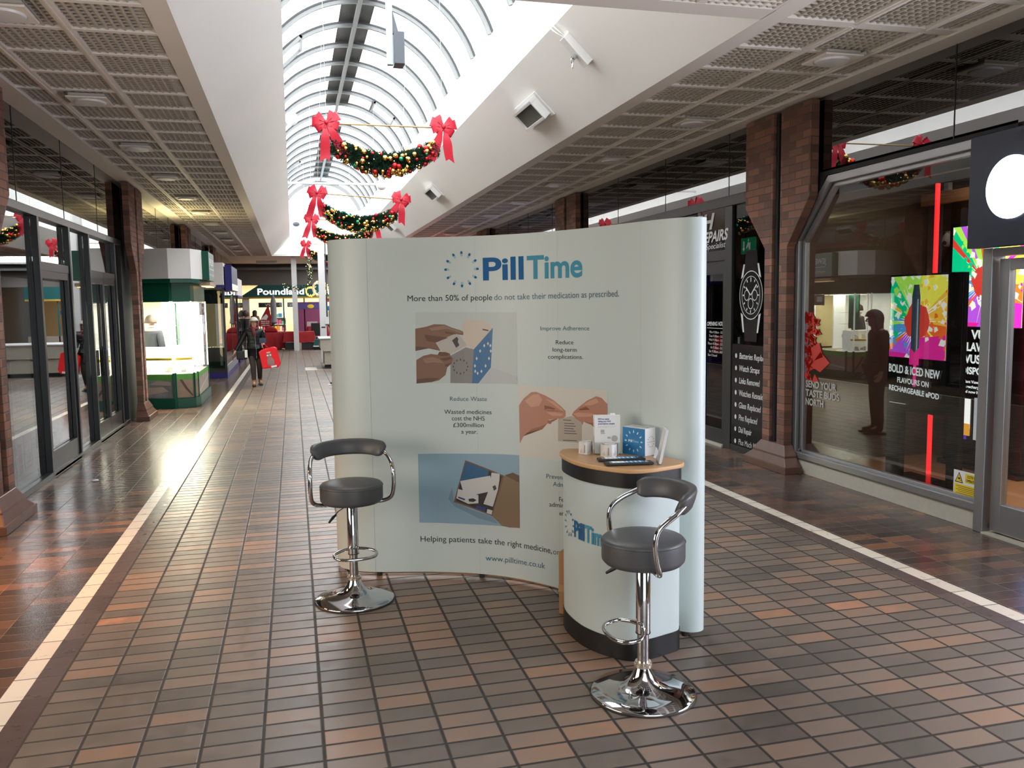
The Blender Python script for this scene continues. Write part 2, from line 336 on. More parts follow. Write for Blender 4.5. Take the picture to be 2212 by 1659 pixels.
# ---------------------------------------------------------------- measured outlines
PP= [[0.3, 6.02], [0.255, 5.9], [0.235, 5.76], [0.245, 5.65], [0.285, 5.575], [0.36, 5.51], [0.478, 5.455], [0.73, 5.385], [0.89, 5.33], [1.09, 5.235], [1.29, 5.09], [1.49, 4.85], [1.66, 4.55], [1.79, 4.22], [1.865, 4.06], [1.935, 3.97], [1.995, 3.945], [2.045, 3.965], [2.072, 4.03], [2.065, 4.13], [2.02, 4.26]]
CP= [[1.46, 4.4], [1.405, 4.37], [1.375, 4.28], [1.37, 4.16], [1.385, 4.03], [1.42, 3.93], [1.468, 3.85], [1.524, 3.783], [1.585, 3.757], [1.66, 3.762], [1.75, 3.79], [1.82, 3.815], [1.852, 3.845], [1.868, 3.9], [1.84, 3.98], [1.7, 4.17], [1.55, 4.34]]
D_len= [3.3323,1.7729]
D_T= [["PillTime",1.4264,2.1564,1.9163,1.9168,0.1399,"logo"],["More than 50% of people",0.9344,1.4859,1.7898,1.7888,0.0394,"k"],["do not take their medication as prescribed.",1.4991,2.4488,1.7892,1.7972,0.0386,"b"],["Improve Adherence",1.8295,2.2079,1.6032,1.608,0.0265,"b"],["Reduce",1.946,2.0829,1.5218,1.5246,0.0262,"k"],["long-term",1.9207,2.1082,1.4775,1.4816,0.0264,"k"],["complications.",1.885,2.157,1.4337,1.4416,0.0265,"k"],["Reduce Waste",1.1932,1.4392,1.1531,1.1556,0.0292,"b"],["Wasted medicines",1.1544,1.4689,1.0695,1.0728,0.0292,"k"],["cost the NHS",1.2027,1.4213,1.028,1.0312,0.0293,"k"],["£300million",1.2109,1.4143,0.9847,0.9883,0.0293,"k"],["a year.",1.2631,1.3714,0.9433,0.9448,0.0293,"k"],["Prevent H",1.8637,2.0493,0.7014,0.7131,0.0302,"b"],["Admiss",1.9146,2.0496,0.6591,0.6669,0.0301,"b"],["Fewe",1.9609,2.0487,0.5716,0.5768,0.03,"k"],["administ",1.8839,2.0484,0.5286,0.5429,0.0303,"k"],["error",1.9618,2.0479,0.4861,0.4934,0.03,"k"],["Helping patients take the right medicine,",0.9805,1.9008,0.2313,0.2359,0.0401,"k"],[" on tim",1.9096,2.053,0.2346,0.2488,0.0379,"g"],["www.pilltime.co.uk",1.4114,1.8468,0.1222,0.1307,0.0383,"b"]]
D_ring= [1.2869,1.9846,0.0876,0.0892]
D_seam= [0.6812,1.3736,1.9619,2.6182]
D_A= [["bg1",[[0.983,1.7194],[1.654,1.7125],[1.6525,1.2696],[0.9772,1.2653]]],["sk1",[[0.979,1.6153],[1.052,1.6279],[1.1002,1.6428],[1.1688,1.6401],[1.2165,1.6196],[1.2714,1.6024],[1.292,1.5922],[1.2881,1.5722],[1.257,1.5757],[1.2364,1.5826],[1.1911,1.5561],[1.1529,1.5429],[1.1113,1.5264],[1.131,1.4892],[1.1376,1.4723],[1.0624,1.4897],[0.9769,1.4737]]],["cr",[[1.3006,1.6723],[1.4411,1.6613],[1.4867,1.6148],[1.3564,1.4818],[1.3041,1.4951],[1.3115,1.5152],[1.2808,1.5555],[1.2916,1.5755],[1.2823,1.6291]]],["gr",[[1.2024,1.4416],[1.3041,1.4951],[1.3564,1.4818],[1.3417,1.2667],[1.1987,1.2678]]],["bl",[[1.3564,1.4818],[1.4868,1.6181],[1.4694,1.369],[1.3843,1.2673],[1.3417,1.2667]]],["pk",[[1.1078,1.5264],[1.1808,1.5595],[1.2433,1.5825],[1.2707,1.5656],[1.3113,1.5085],[1.269,1.4851],[1.1991,1.4484],[1.165,1.4654],[1.1376,1.4756]]],["dk",[[1.2148,1.5391],[1.2464,1.5624],[1.2565,1.5489],[1.2526,1.5288],[1.2626,1.5087],[1.2414,1.4919],[1.2281,1.5155]]],["dk",[[1.4175,1.6117],[1.4557,1.6049],[1.4577,1.5963],[1.4188,1.603]]],["sk1",[[0.9809,1.4161],[1.0272,1.4427],[1.0752,1.4537],[1.1198,1.4487],[1.1306,1.4676],[1.1719,1.4653],[1.1992,1.4551],[1.2025,1.445],[1.2192,1.4213],[1.2083,1.3944],[1.1801,1.3674],[1.1687,1.32],[1.1265,1.2861],[1.0779,1.274],[0.9786,1.2652]]],["sk3",[[1.1198,1.4487],[1.1306,1.4676],[1.1719,1.4653],[1.1958,1.4551],[1.1851,1.4403],[1.1369,1.4405]]],["sk3",[[1.0372,1.5776],[1.1911,1.5561],[1.1529,1.5429],[1.1113,1.5264],[1.0498,1.537]]],["sk7",[[1.0654,1.6177],[1.1687,1.6354],[1.2096,1.6163],[1.1337,1.6069],[1.0855,1.6006]]],["sk7",[[1.1754,1.6266],[1.2713,1.5991],[1.2884,1.5876],[1.2642,1.5857],[1.1956,1.6097]]],["sk3",[[1.1678,1.5965],[1.2502,1.5811],[1.2363,1.5772],[1.1744,1.5844]]],["sk3",[[0.9776,1.5041],[1.0625,1.493],[1.1343,1.479],[1.0624,1.4897],[0.9769,1.475]]],["sk7",[[1.0199,1.4224],[1.0817,1.4354],[1.1295,1.4216],[1.1565,1.3945],[1.0946,1.4015],[1.0397,1.3951]]],["sk3",[[1.1295,1.4216],[1.1988,1.4349],[1.2124,1.4247],[1.1706,1.408]]],["sk3",[[1.1702,1.3877],[1.2118,1.3977],[1.1871,1.3728],[1.163,1.3742]]],["sk3",[[0.9827,1.2938],[1.058,1.3],[1.1268,1.2997],[1.0779,1.274],[0.9786,1.2652]]],["sh",[[1.4788,1.3691],[1.6532,1.3138],[1.6525,1.2696],[1.3857,1.2666]]],["dk",[[1.3101,1.3729],[1.3144,1.381],[1.3185,1.3729],[1.3141,1.3648]]],["dk",[[1.3032,1.3506],[1.3076,1.3587],[1.3117,1.3507],[1.3073,1.3426]]],["dk",[[1.2854,1.3342],[1.2898,1.3423],[1.2938,1.3343],[1.2895,1.3262]]],["dk",[[1.2617,1.3282],[1.266,1.3363],[1.2701,1.3282],[1.2657,1.3201]]],["dk",[[1.2382,1.3341],[1.2425,1.3422],[1.2465,1.3341],[1.2422,1.326]]],["dk",[[1.2213,1.3504],[1.2256,1.3585],[1.2296,1.3504],[1.2253,1.3423]]],["dk",[[1.2155,1.3727],[1.2198,1.3808],[1.2237,1.3727],[1.2194,1.3646]]],["dk",[[1.2222,1.395],[1.2265,1.4031],[1.2305,1.395],[1.2262,1.3869]]],["dk",[[1.2398,1.4113],[1.2441,1.4194],[1.2481,1.4113],[1.2438,1.4032]]],["dk",[[1.2635,1.4172],[1.2678,1.4253],[1.2718,1.4172],[1.2675,1.4091]]],["dk",[[1.287,1.4113],[1.2913,1.4193],[1.2954,1.4113],[1.291,1.4032]]],["dk",[[1.3041,1.3951],[1.3085,1.4032],[1.3125,1.3951],[1.3082,1.387]]],["wh",[[1.4512,1.4255],[1.4585,1.4375],[1.4654,1.4256],[1.458,1.4136]]],["wh",[[1.4274,1.3785],[1.4347,1.3906],[1.4416,1.3787],[1.4343,1.3666]]],["wh",[[1.3988,1.3439],[1.4061,1.356],[1.413,1.344],[1.4057,1.3319]]],["wh",[[1.3734,1.331],[1.3807,1.3432],[1.3876,1.3312],[1.3803,1.319]]],["wh",[[1.3577,1.3435],[1.3651,1.3556],[1.3719,1.3436],[1.3646,1.3314]]],["wh",[[1.3561,1.3779],[1.3634,1.39],[1.3702,1.378],[1.3629,1.3658]]],["wh",[[1.3688,1.4249],[1.3761,1.437],[1.383,1.425],[1.3757,1.4129]]],["wh",[[1.3925,1.4718],[1.3998,1.4839],[1.4066,1.4719],[1.3993,1.4598]]],["wh",[[1.4209,1.5061],[1.4282,1.5181],[1.4351,1.5062],[1.4278,1.4942]]],["wh",[[1.4464,1.5187],[1.4537,1.5306],[1.4606,1.5187],[1.4533,1.5067]]],["wh",[[1.4621,1.5063],[1.4694,1.5182],[1.4765,1.5063],[1.469,1.4943]]],["wh",[[1.4638,1.4722],[1.4712,1.4842],[1.4783,1.4723],[1.4708,1.4603]]]]
D_B= [["bg2",[[1.6626,1.2627],[1.9846,1.2643],[2.3526,1.2714],[2.357,0.8335],[2.0295,0.8222],[1.6649,0.8145]]],["sk2",[[1.6634,1.1376],[1.6984,1.1825],[1.7547,1.2242],[1.7925,1.2285],[1.8682,1.2074],[1.9254,1.1844],[1.9834,1.1506],[2.0177,1.1269],[2.0174,1.0968],[1.9922,1.072],[1.9535,1.0764],[1.8855,1.0632],[1.9091,1.0459],[1.8995,1.0375],[1.8757,1.0394],[1.8367,1.0015],[1.7797,0.9814],[1.7232,0.973],[1.6949,0.9473],[1.6661,0.8977]]],["sk5",[[1.7075,1.1674],[1.7639,1.2092],[1.8111,1.2133],[1.8391,1.1827],[1.8101,1.1424],[1.7533,1.1311]]],["sk5",[[1.8584,1.1915],[1.9254,1.1768],[1.9833,1.143],[2.0077,1.1223],[1.9735,1.131],[1.9154,1.1609]]],["sk5",[[1.8669,1.1094],[1.9442,1.1121],[2.0025,1.1068],[1.9828,1.0939],[1.9145,1.0884]]],["sk6",[[1.8383,1.125],[1.8861,1.1153],[1.9831,1.1204],[2.0176,1.1209],[1.9443,1.1242],[1.8862,1.1245]]],["sk6",[[1.8758,1.0548],[1.9487,1.0775],[1.9535,1.0726],[1.89,1.0406],[1.8805,1.0436]]],["sk6",[[1.7232,0.973],[1.8367,1.0015],[1.8708,1.0375],[1.8179,1.0154],[1.7514,0.9947],[1.6949,0.9473]]],["sk4",[[1.8531,1.1491],[1.9007,1.1446],[1.9395,1.1345],[1.9248,1.1273],[1.8768,1.13],[1.8575,1.124]]],["pk2",[[1.9583,1.073],[2.0667,1.101],[2.1461,1.071],[2.1451,0.9486],[1.9569,0.9396]]],["sk2",[[2.0668,1.1085],[2.0817,1.1283],[2.132,1.1659],[2.1921,1.2037],[2.2623,1.233],[2.3034,1.2269],[2.3522,1.1952],[2.3519,1.1203],[2.2818,1.0264],[2.2212,1.0637],[2.181,1.0707],[2.161,1.0761],[2.1479,1.0527],[2.1411,1.0706],[2.1014,1.0854]]],["sk5",[[2.1518,1.1711],[2.2122,1.2052],[2.2622,1.22],[2.2828,1.2001],[2.222,1.1769]]],["sk5",[[2.0766,1.1152],[2.1217,1.1266],[2.2416,1.1313],[2.2215,1.1112],[2.1115,1.099]]],["sk6",[[2.161,1.0761],[2.2213,1.0747],[2.3027,1.0938],[2.3519,1.1203],[2.2818,1.0264],[2.2212,1.0637]]],["sk4",[[2.1219,1.1466],[2.1817,1.1662],[2.2118,1.1505],[2.1816,1.1464],[2.1318,1.14]]],["dk",[[1.9972,1.0739],[2.0616,1.0766],[2.0615,1.0729],[1.9972,1.0702]]],["dk",[[2.007,1.0544],[2.0861,1.0587],[2.086,1.0549],[2.0069,1.0506]]],["dk",[[2.0068,1.0393],[2.096,1.0447],[2.096,1.041],[2.0068,1.0355]]],["dk",[[2.0067,1.0242],[2.0807,1.0282],[2.0807,1.0245],[2.0066,1.0204]]],["dk",[[2.0065,1.0091],[2.0957,1.0148],[2.0957,1.0111],[2.0065,1.0053]]],["dk",[[2.0063,0.9939],[2.1057,1.0009],[2.1056,0.9972],[2.0063,0.9901]]],["dk",[[1.9959,0.9512],[2.1053,0.9598],[2.1053,0.9561],[1.9959,0.9474]]]]
D_C= [["bg3",[[0.9766,0.8093],[1.308,0.8144],[1.6605,0.8244],[1.6581,0.3595],[1.299,0.3532],[0.9754,0.3581]]],["bx",[[1.1953,0.5907],[1.2042,0.4962],[1.3347,0.4474],[1.462,0.4144],[1.5048,0.3689],[1.3677,0.3958],[1.2094,0.4674],[1.1689,0.516]]],["brn",[[1.2862,0.7714],[1.5496,0.685],[1.4621,0.4168],[1.2042,0.4962]]],["dk2",[[1.2901,0.7609],[1.5361,0.6798],[1.458,0.4263],[1.2185,0.5048]]],["wh",[[1.4178,0.6477],[1.424,0.6594],[1.4298,0.6483],[1.4236,0.6366]]],["wh",[[1.423,0.6733],[1.4292,0.685],[1.435,0.674],[1.4288,0.6623]]],["wh",[[1.4077,0.6958],[1.4139,0.7075],[1.4197,0.6965],[1.4135,0.6848]]],["wh",[[1.3767,0.7088],[1.3829,0.7205],[1.3886,0.7093],[1.3825,0.6977]]],["wh",[[1.3391,0.7084],[1.3452,0.72],[1.3508,0.7088],[1.3447,0.6972]]],["wh",[[1.306,0.6947],[1.3121,0.7064],[1.3178,0.6952],[1.3117,0.6835]]],["wh",[[1.2871,0.6717],[1.2931,0.6833],[1.2988,0.6721],[1.2927,0.6604]]],["bl3",[[1.2901,0.7609],[1.4458,0.7105],[1.4226,0.6077],[1.2457,0.6165]]],["wh2",[[1.4626,0.6992],[1.5189,0.6947],[1.5165,0.6542],[1.5041,0.5886],[1.4674,0.4784],[1.4035,0.4923],[1.4482,0.6011]]],["wh2",[[1.235,0.5834],[1.3705,0.5477],[1.3695,0.4944],[1.3016,0.487],[1.2229,0.5214]]],["dk2",[[1.3023,0.5199],[1.3361,0.5255],[1.3571,0.5142],[1.3357,0.5009],[1.3062,0.5036]]],["bl4",[[1.2356,0.534],[1.2813,0.519],[1.2769,0.509],[1.2338,0.5241]]],["bl4",[[1.3565,0.4814],[1.4202,0.4688],[1.4112,0.4452],[1.3501,0.4605]]],["wh2",[[1.4303,0.4613],[1.4644,0.4538],[1.458,0.4263],[1.4239,0.4346]]],["wh2",[[1.2502,0.6347],[1.4538,0.6785],[1.4736,0.5823],[1.2773,0.5313]]],["dk",[[1.4671,0.6103],[1.4873,0.6198],[1.4956,0.5961],[1.4779,0.5826]]],["kr",[[1.5496,0.685],[1.6582,0.6683],[1.6581,0.3611],[1.5845,0.3543],[1.5308,0.359],[1.4621,0.4168]]],["kr2",[[1.5524,0.6876],[1.6129,0.7103],[1.6585,0.6946],[1.6597,0.6509]]]]
D_ct= [[0.3441,0.5585],[0.4472,0.549],[0.5376,0.5489],[0.3456,0.6473]]
# ================================================================ the building
XL, XR, ZC = -2.5, 4.97, 3.7          # shopfront lines and ceiling height
CX = 1.255                            # centre line of the mall
Y0, Y1 = 5.45, 34.2                   # skylight well
# floor: fields by x-interval
f = MB()
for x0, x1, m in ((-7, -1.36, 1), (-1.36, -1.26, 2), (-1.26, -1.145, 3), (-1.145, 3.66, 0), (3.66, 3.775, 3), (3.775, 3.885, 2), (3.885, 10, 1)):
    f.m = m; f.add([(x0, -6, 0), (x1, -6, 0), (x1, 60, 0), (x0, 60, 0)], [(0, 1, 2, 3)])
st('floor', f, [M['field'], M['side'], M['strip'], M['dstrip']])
# outer shell and shop backs
st('wall_left', MB().box(-7.1, -7.0, -6, 60, 0, 3.85), M['greywall'])
st('wall_right', MB().box(10.0, 10.1, -6, 60, 0, 3.85), M['greywall'])
b = MB().box(-7, -2.0, -6.1, -6, 0, 3.85).box(4.4, 10, -6.1, -6, 0, 3.85).box(-2, 4.4, -6.1, -6, 2.95, 3.85)
st('wall_back', b, M['greywall'])
st('window_1', MB().box(-2, 4.4, -6.04, -6.03, 0, 2.95), glass('added_entrance_glass', (0.55, 0.57, 0.57)))  # unseen entrance glazing, added so daylight reaches the display
b = MB(); 
for x in (-2, -0.4, 1.2, 2.8, 4.34): b.box(x, x + 0.06, -6.1, -5.98, 0, 2.95)
st('trim_1', b, M['charcoal'])
st('ceiling', MB().box(-7, XL - 0.12, -6, Y1 + .9, 3.72, 3.76), M['dark'])
bpy.context.view_layer.update()
st('ceiling', MB().box(XR + 0.12, 10, -6, Y1 + .9, 3.72, 3.76), M['dark'])
# grille ceilings: solid border bands, T-bars, egg-crate blades and a backing board
def grille(side, y0, y1, ext=0.0):
    s = 1 if side == 'right' else -1
    X = lambda d: CX + s * d
    def bx(mb, d0, d1, a, b, z0, z1): mb.box(min(X(d0), X(d1)), max(X(d0), X(d1)), a, b, z0, z1)
    fr = MB(); bl = MB(); bk = MB(); pl = MB()
    bx(pl, 1.955, 2.115, y0, y1 + ext, ZC, ZC + 0.06)            # border at the well lip
    bx(pl, 3.52, 3.80, y0, y1 + ext, ZC - 0.015, ZC + 0.06)      # border over the shopfront
    bx(pl, 3.80, 3.86, y0, y1 + ext, ZC - 0.03, ZC + 0.06)
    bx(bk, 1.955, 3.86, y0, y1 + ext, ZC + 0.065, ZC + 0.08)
    cols = ((2.115, 2.69), (2.69, 3.27), (3.27, 3.52))
    for d in (2.69, 3.27): bx(fr, d - 0.034, d + 0.034, y0, y1, ZC - 0.004, ZC + 0.05); bx(fr, d - 0.008, d + 0.008, y0, y1, ZC - 0.012, ZC + 0.002)
    n = int((y1 - y0) / 0.6 + 0.5); p = (y1 - y0) / n
    for i in range(n + 1):
        y = y0 + i * p
        bx(fr, 2.115, 3.52, y - 0.026, y + 0.026, ZC - 0.002, ZC + 0.05)
        if i == n: break
        for a, b in cols:
            lamp = (a == 2.69) and (i % 4 == 1)
            k = 9
            for j in range(1, k):
                yy = y + p * j / k; 
                bx(bl, a + 0.02, b - 0.02, yy - 0.0045, yy + 0.0045, ZC + 0.012, ZC + 0.060)
    for a, b in cols:
        k = 9 if b - a > 0.4 else 4
        for j in range(1, k):
            d = a + 0.03 + (b - a - 0.06) * j / k
            bx(bl, d - 0.0065, d + 0.0065, y0, y1, ZC + 0.006, ZC + 0.060)
    st('ceiling', pl, M['cream']); st('ceiling', fr, M['cream']); st('ceiling', bl, M['blade']); st('ceiling', bk, M['cellshade'])
    return p
grille('left', Y0, Y1); grille('right', Y0, Y1)
# lowered ceiling in front of the well, right across the mall
near = MB().box(CX - 1.96, CX + 1.96, 5.25, Y0, ZC, ZC + 0.06)
st('ceiling', near, M['cream'])
# unseen second skylight well behind the camera, added to light the display front
w = MB()
for s in (-1, 1): w.box(min(CX + s * 1.955, CX + s * 2.03), max(CX + s * 1.955, CX + s * 2.03), -6, -0.35, ZC + .062, 4.5)
w.box(CX - 2.03, CX + 2.03, -0.42, -0.3, ZC, 4.5).box(CX - 2.03, CX + 2.03, -6.1, -6, ZC + .1, 4.5)
st('wall_added_rear_well', w, M['white']); st('window_6', MB().box(CX - 2.0, CX + 2.0, -6, -0.35, 4.46, 4.47), M['skyglass'])
st('ceiling', MB().box(CX - 1.955, CX + 1.955, -0.3, 0, ZC, ZC + .07), M['cream'])
grille('left', -6, Y0 - 0.0525, 0.0525); grille('right', -6, Y0 - 0.0525, 0.0525)
nb = MB(); nf = MB()
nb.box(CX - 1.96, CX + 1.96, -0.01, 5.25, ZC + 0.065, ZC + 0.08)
st('ceiling', nb, M['cellshade'])
x = CX - 1.96
while x < CX + 1.97: nf.box(x - 0.03, x + 0.03, 0, 5.25, ZC + 0.001, ZC + 0.05); x += 0.56
y = 5.25 - 0.6
while y > 0: nf.box(CX - 1.96, CX + 1.96, y - 0.022, y + 0.022, ZC + 0.001, ZC + 0.05); y -= 0.6
x = CX - 1.96 + 0.062
while x < CX + 1.95: nf.box(x - 0.007, x + 0.007, 3.4, 5.25, ZC + 0.004, ZC + 0.045); x += 0.0622
y = 3.4
while y < 5.25: nf.box(CX - 1.96, CX + 1.96, y - 0.006, y + 0.006, ZC + 0.003, ZC + 0.044); y += 0.0667
st('ceiling', nf, M['cream'])
# skylight well: sloped sides, ledges, upstands and gables
for s in (-1, 1):
    X = lambda d: CX + s * d
    pr = [(X(1.955), ZC), (X(1.255), 4.40), (X(1.60), 4.40), (X(1.60), 5.55), (X(1.72), 5.55), (X(1.72), 4.30), (X(1.40), 4.30), (X(2.05), 3.76), (X(2.05), ZC + 0.062)]
    w = MB(); w.prism(pr, Y0, Y1 + 0.7, 'y')
    st('wall_well_' + ('left' if s < 0 else 'right'), w, M['white'])
w = MB()
w.add([(CX - 1.955, Y1, ZC), (CX + 1.955, Y1, ZC), (CX + 1.255, Y1 + 0.7, 4.40), (CX - 1.255, Y1 + 0.7, 4.40)], [(0, 1, 2, 3)])
w.box(CX - 1.7, CX + 1.7, Y1 + 0.7, Y1 + 0.8, 4.3, 5.3); w.box(CX - 2.1, CX + 2.1, Y1 + 0.02, Y1 + 0.9, ZC, ZC + 0.05)
st('wall_well_end', w, M['white'])
st('wall_well_near', MB().box(CX - 1.96, CX + 1.96, Y0 - 0.12, Y0, ZC + 0.06, 5.6), M['white'])
# barrel vault
VC, VR = 5.03, 1.676
A0 = 19
rb = MB()
pitch = 1.222; y = 14.62 - 8 * pitch; ys = []
while y < Y1 + 1: ys.append(y); y += pitch
for y in ys:
    rb.m = 0
    for r0, r1, w, m in ((VR, VR + 0.06, 0.028, 0), (VR + 0.06, VR + 0.09, 0.04, 1)):
        rb.m = m; P = arc(CX, VC, r0, A0, 180 - A0, 40) ; Q = arc(CX, VC, r1, A0, 180 - A0, 40)
        vs = [(a, y - w, b) for a, b in P] + [(a, y - w, b) for a, b in Q] + [(a, y + w, b) for a, b in P] + [(a, y + w, b) for a, b in Q]; n = 41
        fs = []
        for i in range(40): fs += [(i, i + 1, n + i + 1, n + i), (2 * n + i, 3 * n + i, 3 * n + i + 1, 2 * n + i + 1), (i, 2 * n + i, 2 * n + i + 1, i + 1), (n + i, n + i + 1, 3 * n + i + 1, 3 * n + i)]
        rb.add(vs, fs)
st('trim_2', rb, [M['rib'], M['ribdark']])
st('trim_3', MB().box(CX - 0.035, CX + 0.035, Y0, Y1 + 0.7, VC + VR - 0.02, VC + VR + 0.05), M['rib'])
g = MB()
for i in range(28):
    a = A0 + (180 - 2 * A0) * i / 28; b = A0 + (180 - 2 * A0) * (i + 1) / 28
    r = VR + 0.10; g.add([(CX + r * math.cos(R(q)), yy, VC + r * math.sin(R(q))) for q in (a, b) for yy in (Y0, Y1 + 0.75)], [(0, 1, 3, 2)])
st('window_2', g, M['skyglass'], smooth='all')
rd = MB(); r = VR + 0.12
for i in range(6):
    a = 90 - 9 + 3 * i; rd.add([(CX + r * math.cos(R(q)), yy, VC + r * math.sin(R(q))) for q in (a, a + 3) for yy in (Y0, 22.2)], [(0, 1, 3, 2)])
    rd.add([(CX + (r + .01) * math.cos(R(q)), yy, VC + (r + .01) * math.sin(R(q))) for q in (a, a + 3) for yy in (25.0, Y1 + .7)], [(0, 1, 3, 2)])
st('trim_4', rd, M['ridge'])
# opening lights let into the vault
for (y, ang) in ((16.0, 134), (21, 52), (29.6, 130)):
    t = thing('roof_vent_window', {134: 'opening roof window high on left of barrel vault above first garland', 52: 'opening roof window on right side of barrel vault behind first garland', 130: 'opening roof window far along the left of the barrel vault'}[ang], 'roof window', (CX + VR * math.cos(R(ang)), y, VC + VR * math.sin(R(ang))))
    t.rotation_euler = (0, R(90 - ang), 0)
    fr = MB()
    for a, b, c, d in ((-.3, .3, -.42, -.38), (-.3, .3, .38, .42), (-.3, -.26, -.42, .42), (.26, .3, -.42, .42)): fr.box(a, b, c, d, -0.05, 0.0)
    fr.build('sash', M['rib'], t); MB().box(-.34, -.30, -.45, .45, -0.06, 0.03).build('flashing', M['ribdark'], t)
# gable at the far end: arch, glass wall and railing beyond
ga = MB(); P = arc(CX, VC, VR - 0.02, A0, 180 - A0, 30)
Q = arc(CX, VC, VR - 0.16, A0, 180 - A0, 30); yg = Y1 + 0.72
ga.add([(a, yg, b) for a, b in P] + [(a, yg, b) for a, b in Q] + [(a, yg + .1, b) for a, b in P] + [(a, yg + .1, b) for a, b in Q], [(i, i + 1, 31 + i + 1, 31 + i) for i in range(30)] + [(31 + i, 31 + i + 1, 93 + i + 1, 93 + i) for i in range(30)])
st('trim_5', ga, M['rib'])
gl = MB(); P = arc(CX, VC, VR - .1, 5, 175, 24); gl.add([(a, yg + .05, b) for a, b in P], [tuple(range(25))])
st('window_3', gl, glass('gable_glass', (0.55, 0.72, 0.78), 0.8, 0.05, base=0.02))
rl = thing('roof_railing', 'pale metal railing seen through the glazed arch at the far end', 'railing', (0.6, Y1 + 2.5, 5.3))
b = MB()
for i in range(13): b.tube([(i * .1 - .2, 0, 0), (i * .1 - .2, 0, .62)], .012, 6)
b.build('baluster', M['alu'], rl); MB().tube([(-.25, 0, .63), (1.05, 0, .63)], .02, 6).build('handrail', M['alu'], rl); MB().box(-.3, 1.1, -.05, .05, -.1, 0).build('kerb', M['alu'], rl)
MB().box(-3, 3, 0, 0.1, -0.95, -0.1).build('parapet', M['white'], rl)
# beyond the well: higher court, soffit, upper wall
st('ceiling_court', MB().box(-7, 2, Y1 + .9, 60, 3.78, 3.85).box(7, 10, Y1 + .9, 60, 3.78, 3.85).box(2, 7, Y1 + .9, 36, 3.78, 3.85).box(2, 7, 42, 60, 3.78, 3.85), M['white'])  # includes an opening hidden by the display, added to daylight the court
b = MB().box(-7, 10, 42.75, 42.85, 2.78, 3.78)
st('wall_end', b, M['greywall'])
st('trim_6', MB().box(-7, 10, 42.2, 42.75, 3.5, 3.6), M['grey'])
# ---------------------------------------------------------------- upper tinted glazing above the shopfronts
for s, X in ((-1, XL), (1, XR)):
    nm = 'left' if s < 0 else 'right'
    zb = 2.80 if s < 0 else 2.98
    st('window_%d' % (4 if s < 0 else 5), MB().box(min(X, X + s * .012), max(X, X + s * .012), -6, 42.7, zb, ZC), M['darkglass'])
    b = MB()
    y = 5.6
    while y < 34: b.box(min(X - s * .004, X), max(X - s * .004, X), y - .004, y + .004, zb, ZC); y += 1.74
    st('trim_%d' % (7 if s < 0 else 8), b, M['black'])
# ---------------------------------------------------------------- brick piers
def pier(yc, side, wide_far=0.0):
    s = 1 if side == 'r' else -1
    X = CX + s * 3.595; B = s * 0.095
    t = thing('brick_pier', PIER[(side, round(yc))], 'brick pier', (X, yc, 0), 0, None)
    for q, nm in ((-1, 'near'), (1, 'far')):
        e = 1.0 if q < 0 else 1.06
        pr = [(q * .07, .26), (q * .21, .26), (q * .21, 2.30), (q * .58 * e, 2.76), (q * .58 * e, ZC - .035), (q * .07, ZC - .035)]
        MB().prism(pr, 0, B, 'x').build('pier_leaf', M['brick'], t, bevel=.004, seg=1)
    pl = MB().box(min(-s * .10, B), max(-s * .10, B), -.40, .44, 0, .075)
    a = [(-s * .085, -.385), (B, -.385), (B, .425), (-s * .085, .425)]; c = [(-s * .002, -.225), (B, -.225), (B, .225), (-s * .002, .225)]
    mid = [(-s * .05, -.31), (B, -.31), (B, .31), (-s * .05, .31)]
    pl.add([(x, y, .075) for x, y in a] + [(x, y, .15) for x, y in mid], [(0, 1, 5, 4), (1, 2, 6, 5), (2, 3, 7, 6), (3, 0, 4, 7), (4, 5, 6, 7)])
    pl.add([(x, y, .17) for x, y in mid] + [(x, y, .27) for x, y in c] + [(x, y, .15) for x, y in mid], [(0, 1, 5, 4), (1, 2, 6, 5), (2, 3, 7, 6), (3, 0, 4, 7), (4, 5, 6, 7), (8, 9, 1, 0), (9, 10, 2, 1), (10, 11, 3, 2), (11, 8, 0, 3)])
    pl.build('plinth', M['plinth'], t, bevel=.006)
    MB().tube([(s * .05, .045, .2), (s * .05, .045, ZC - .04)], .022, 10).build('downpipe', M['k'], t, smooth=True)
PIER = {('r', 8): 'brick pier with flared plinth between watch repairer and vape shop', ('r', 15): 'brick pier whose top shows above the middle of the white display', ('r', 22): 'small distant brick pier just above the display edge on the right row', ('r', 29): 'furthest brick pier of the row behind the white display',
        ('l', 8): 'brick pier at the left photo edge beside the vacant shop', ('l', 15): 'brick pier between vacant black-framed shop and green kiosk', ('l', 22): 'brick pier rising behind the green and white kiosk', ('l', 29): 'brick pier rising above the navy and white kiosk', ('l', 36): 'furthest brick pier of the left row near the court', ('r', 1): 'brick pier right of the camera beside vape shop door', ('l', 1): 'brick pier left of the camera'}
for y in (7.88, 14.85, 21.9, 28.9): pier(y, 'r')
for y in (7.70, 14.62, 21.6, 28.7): pier(y, 'l')
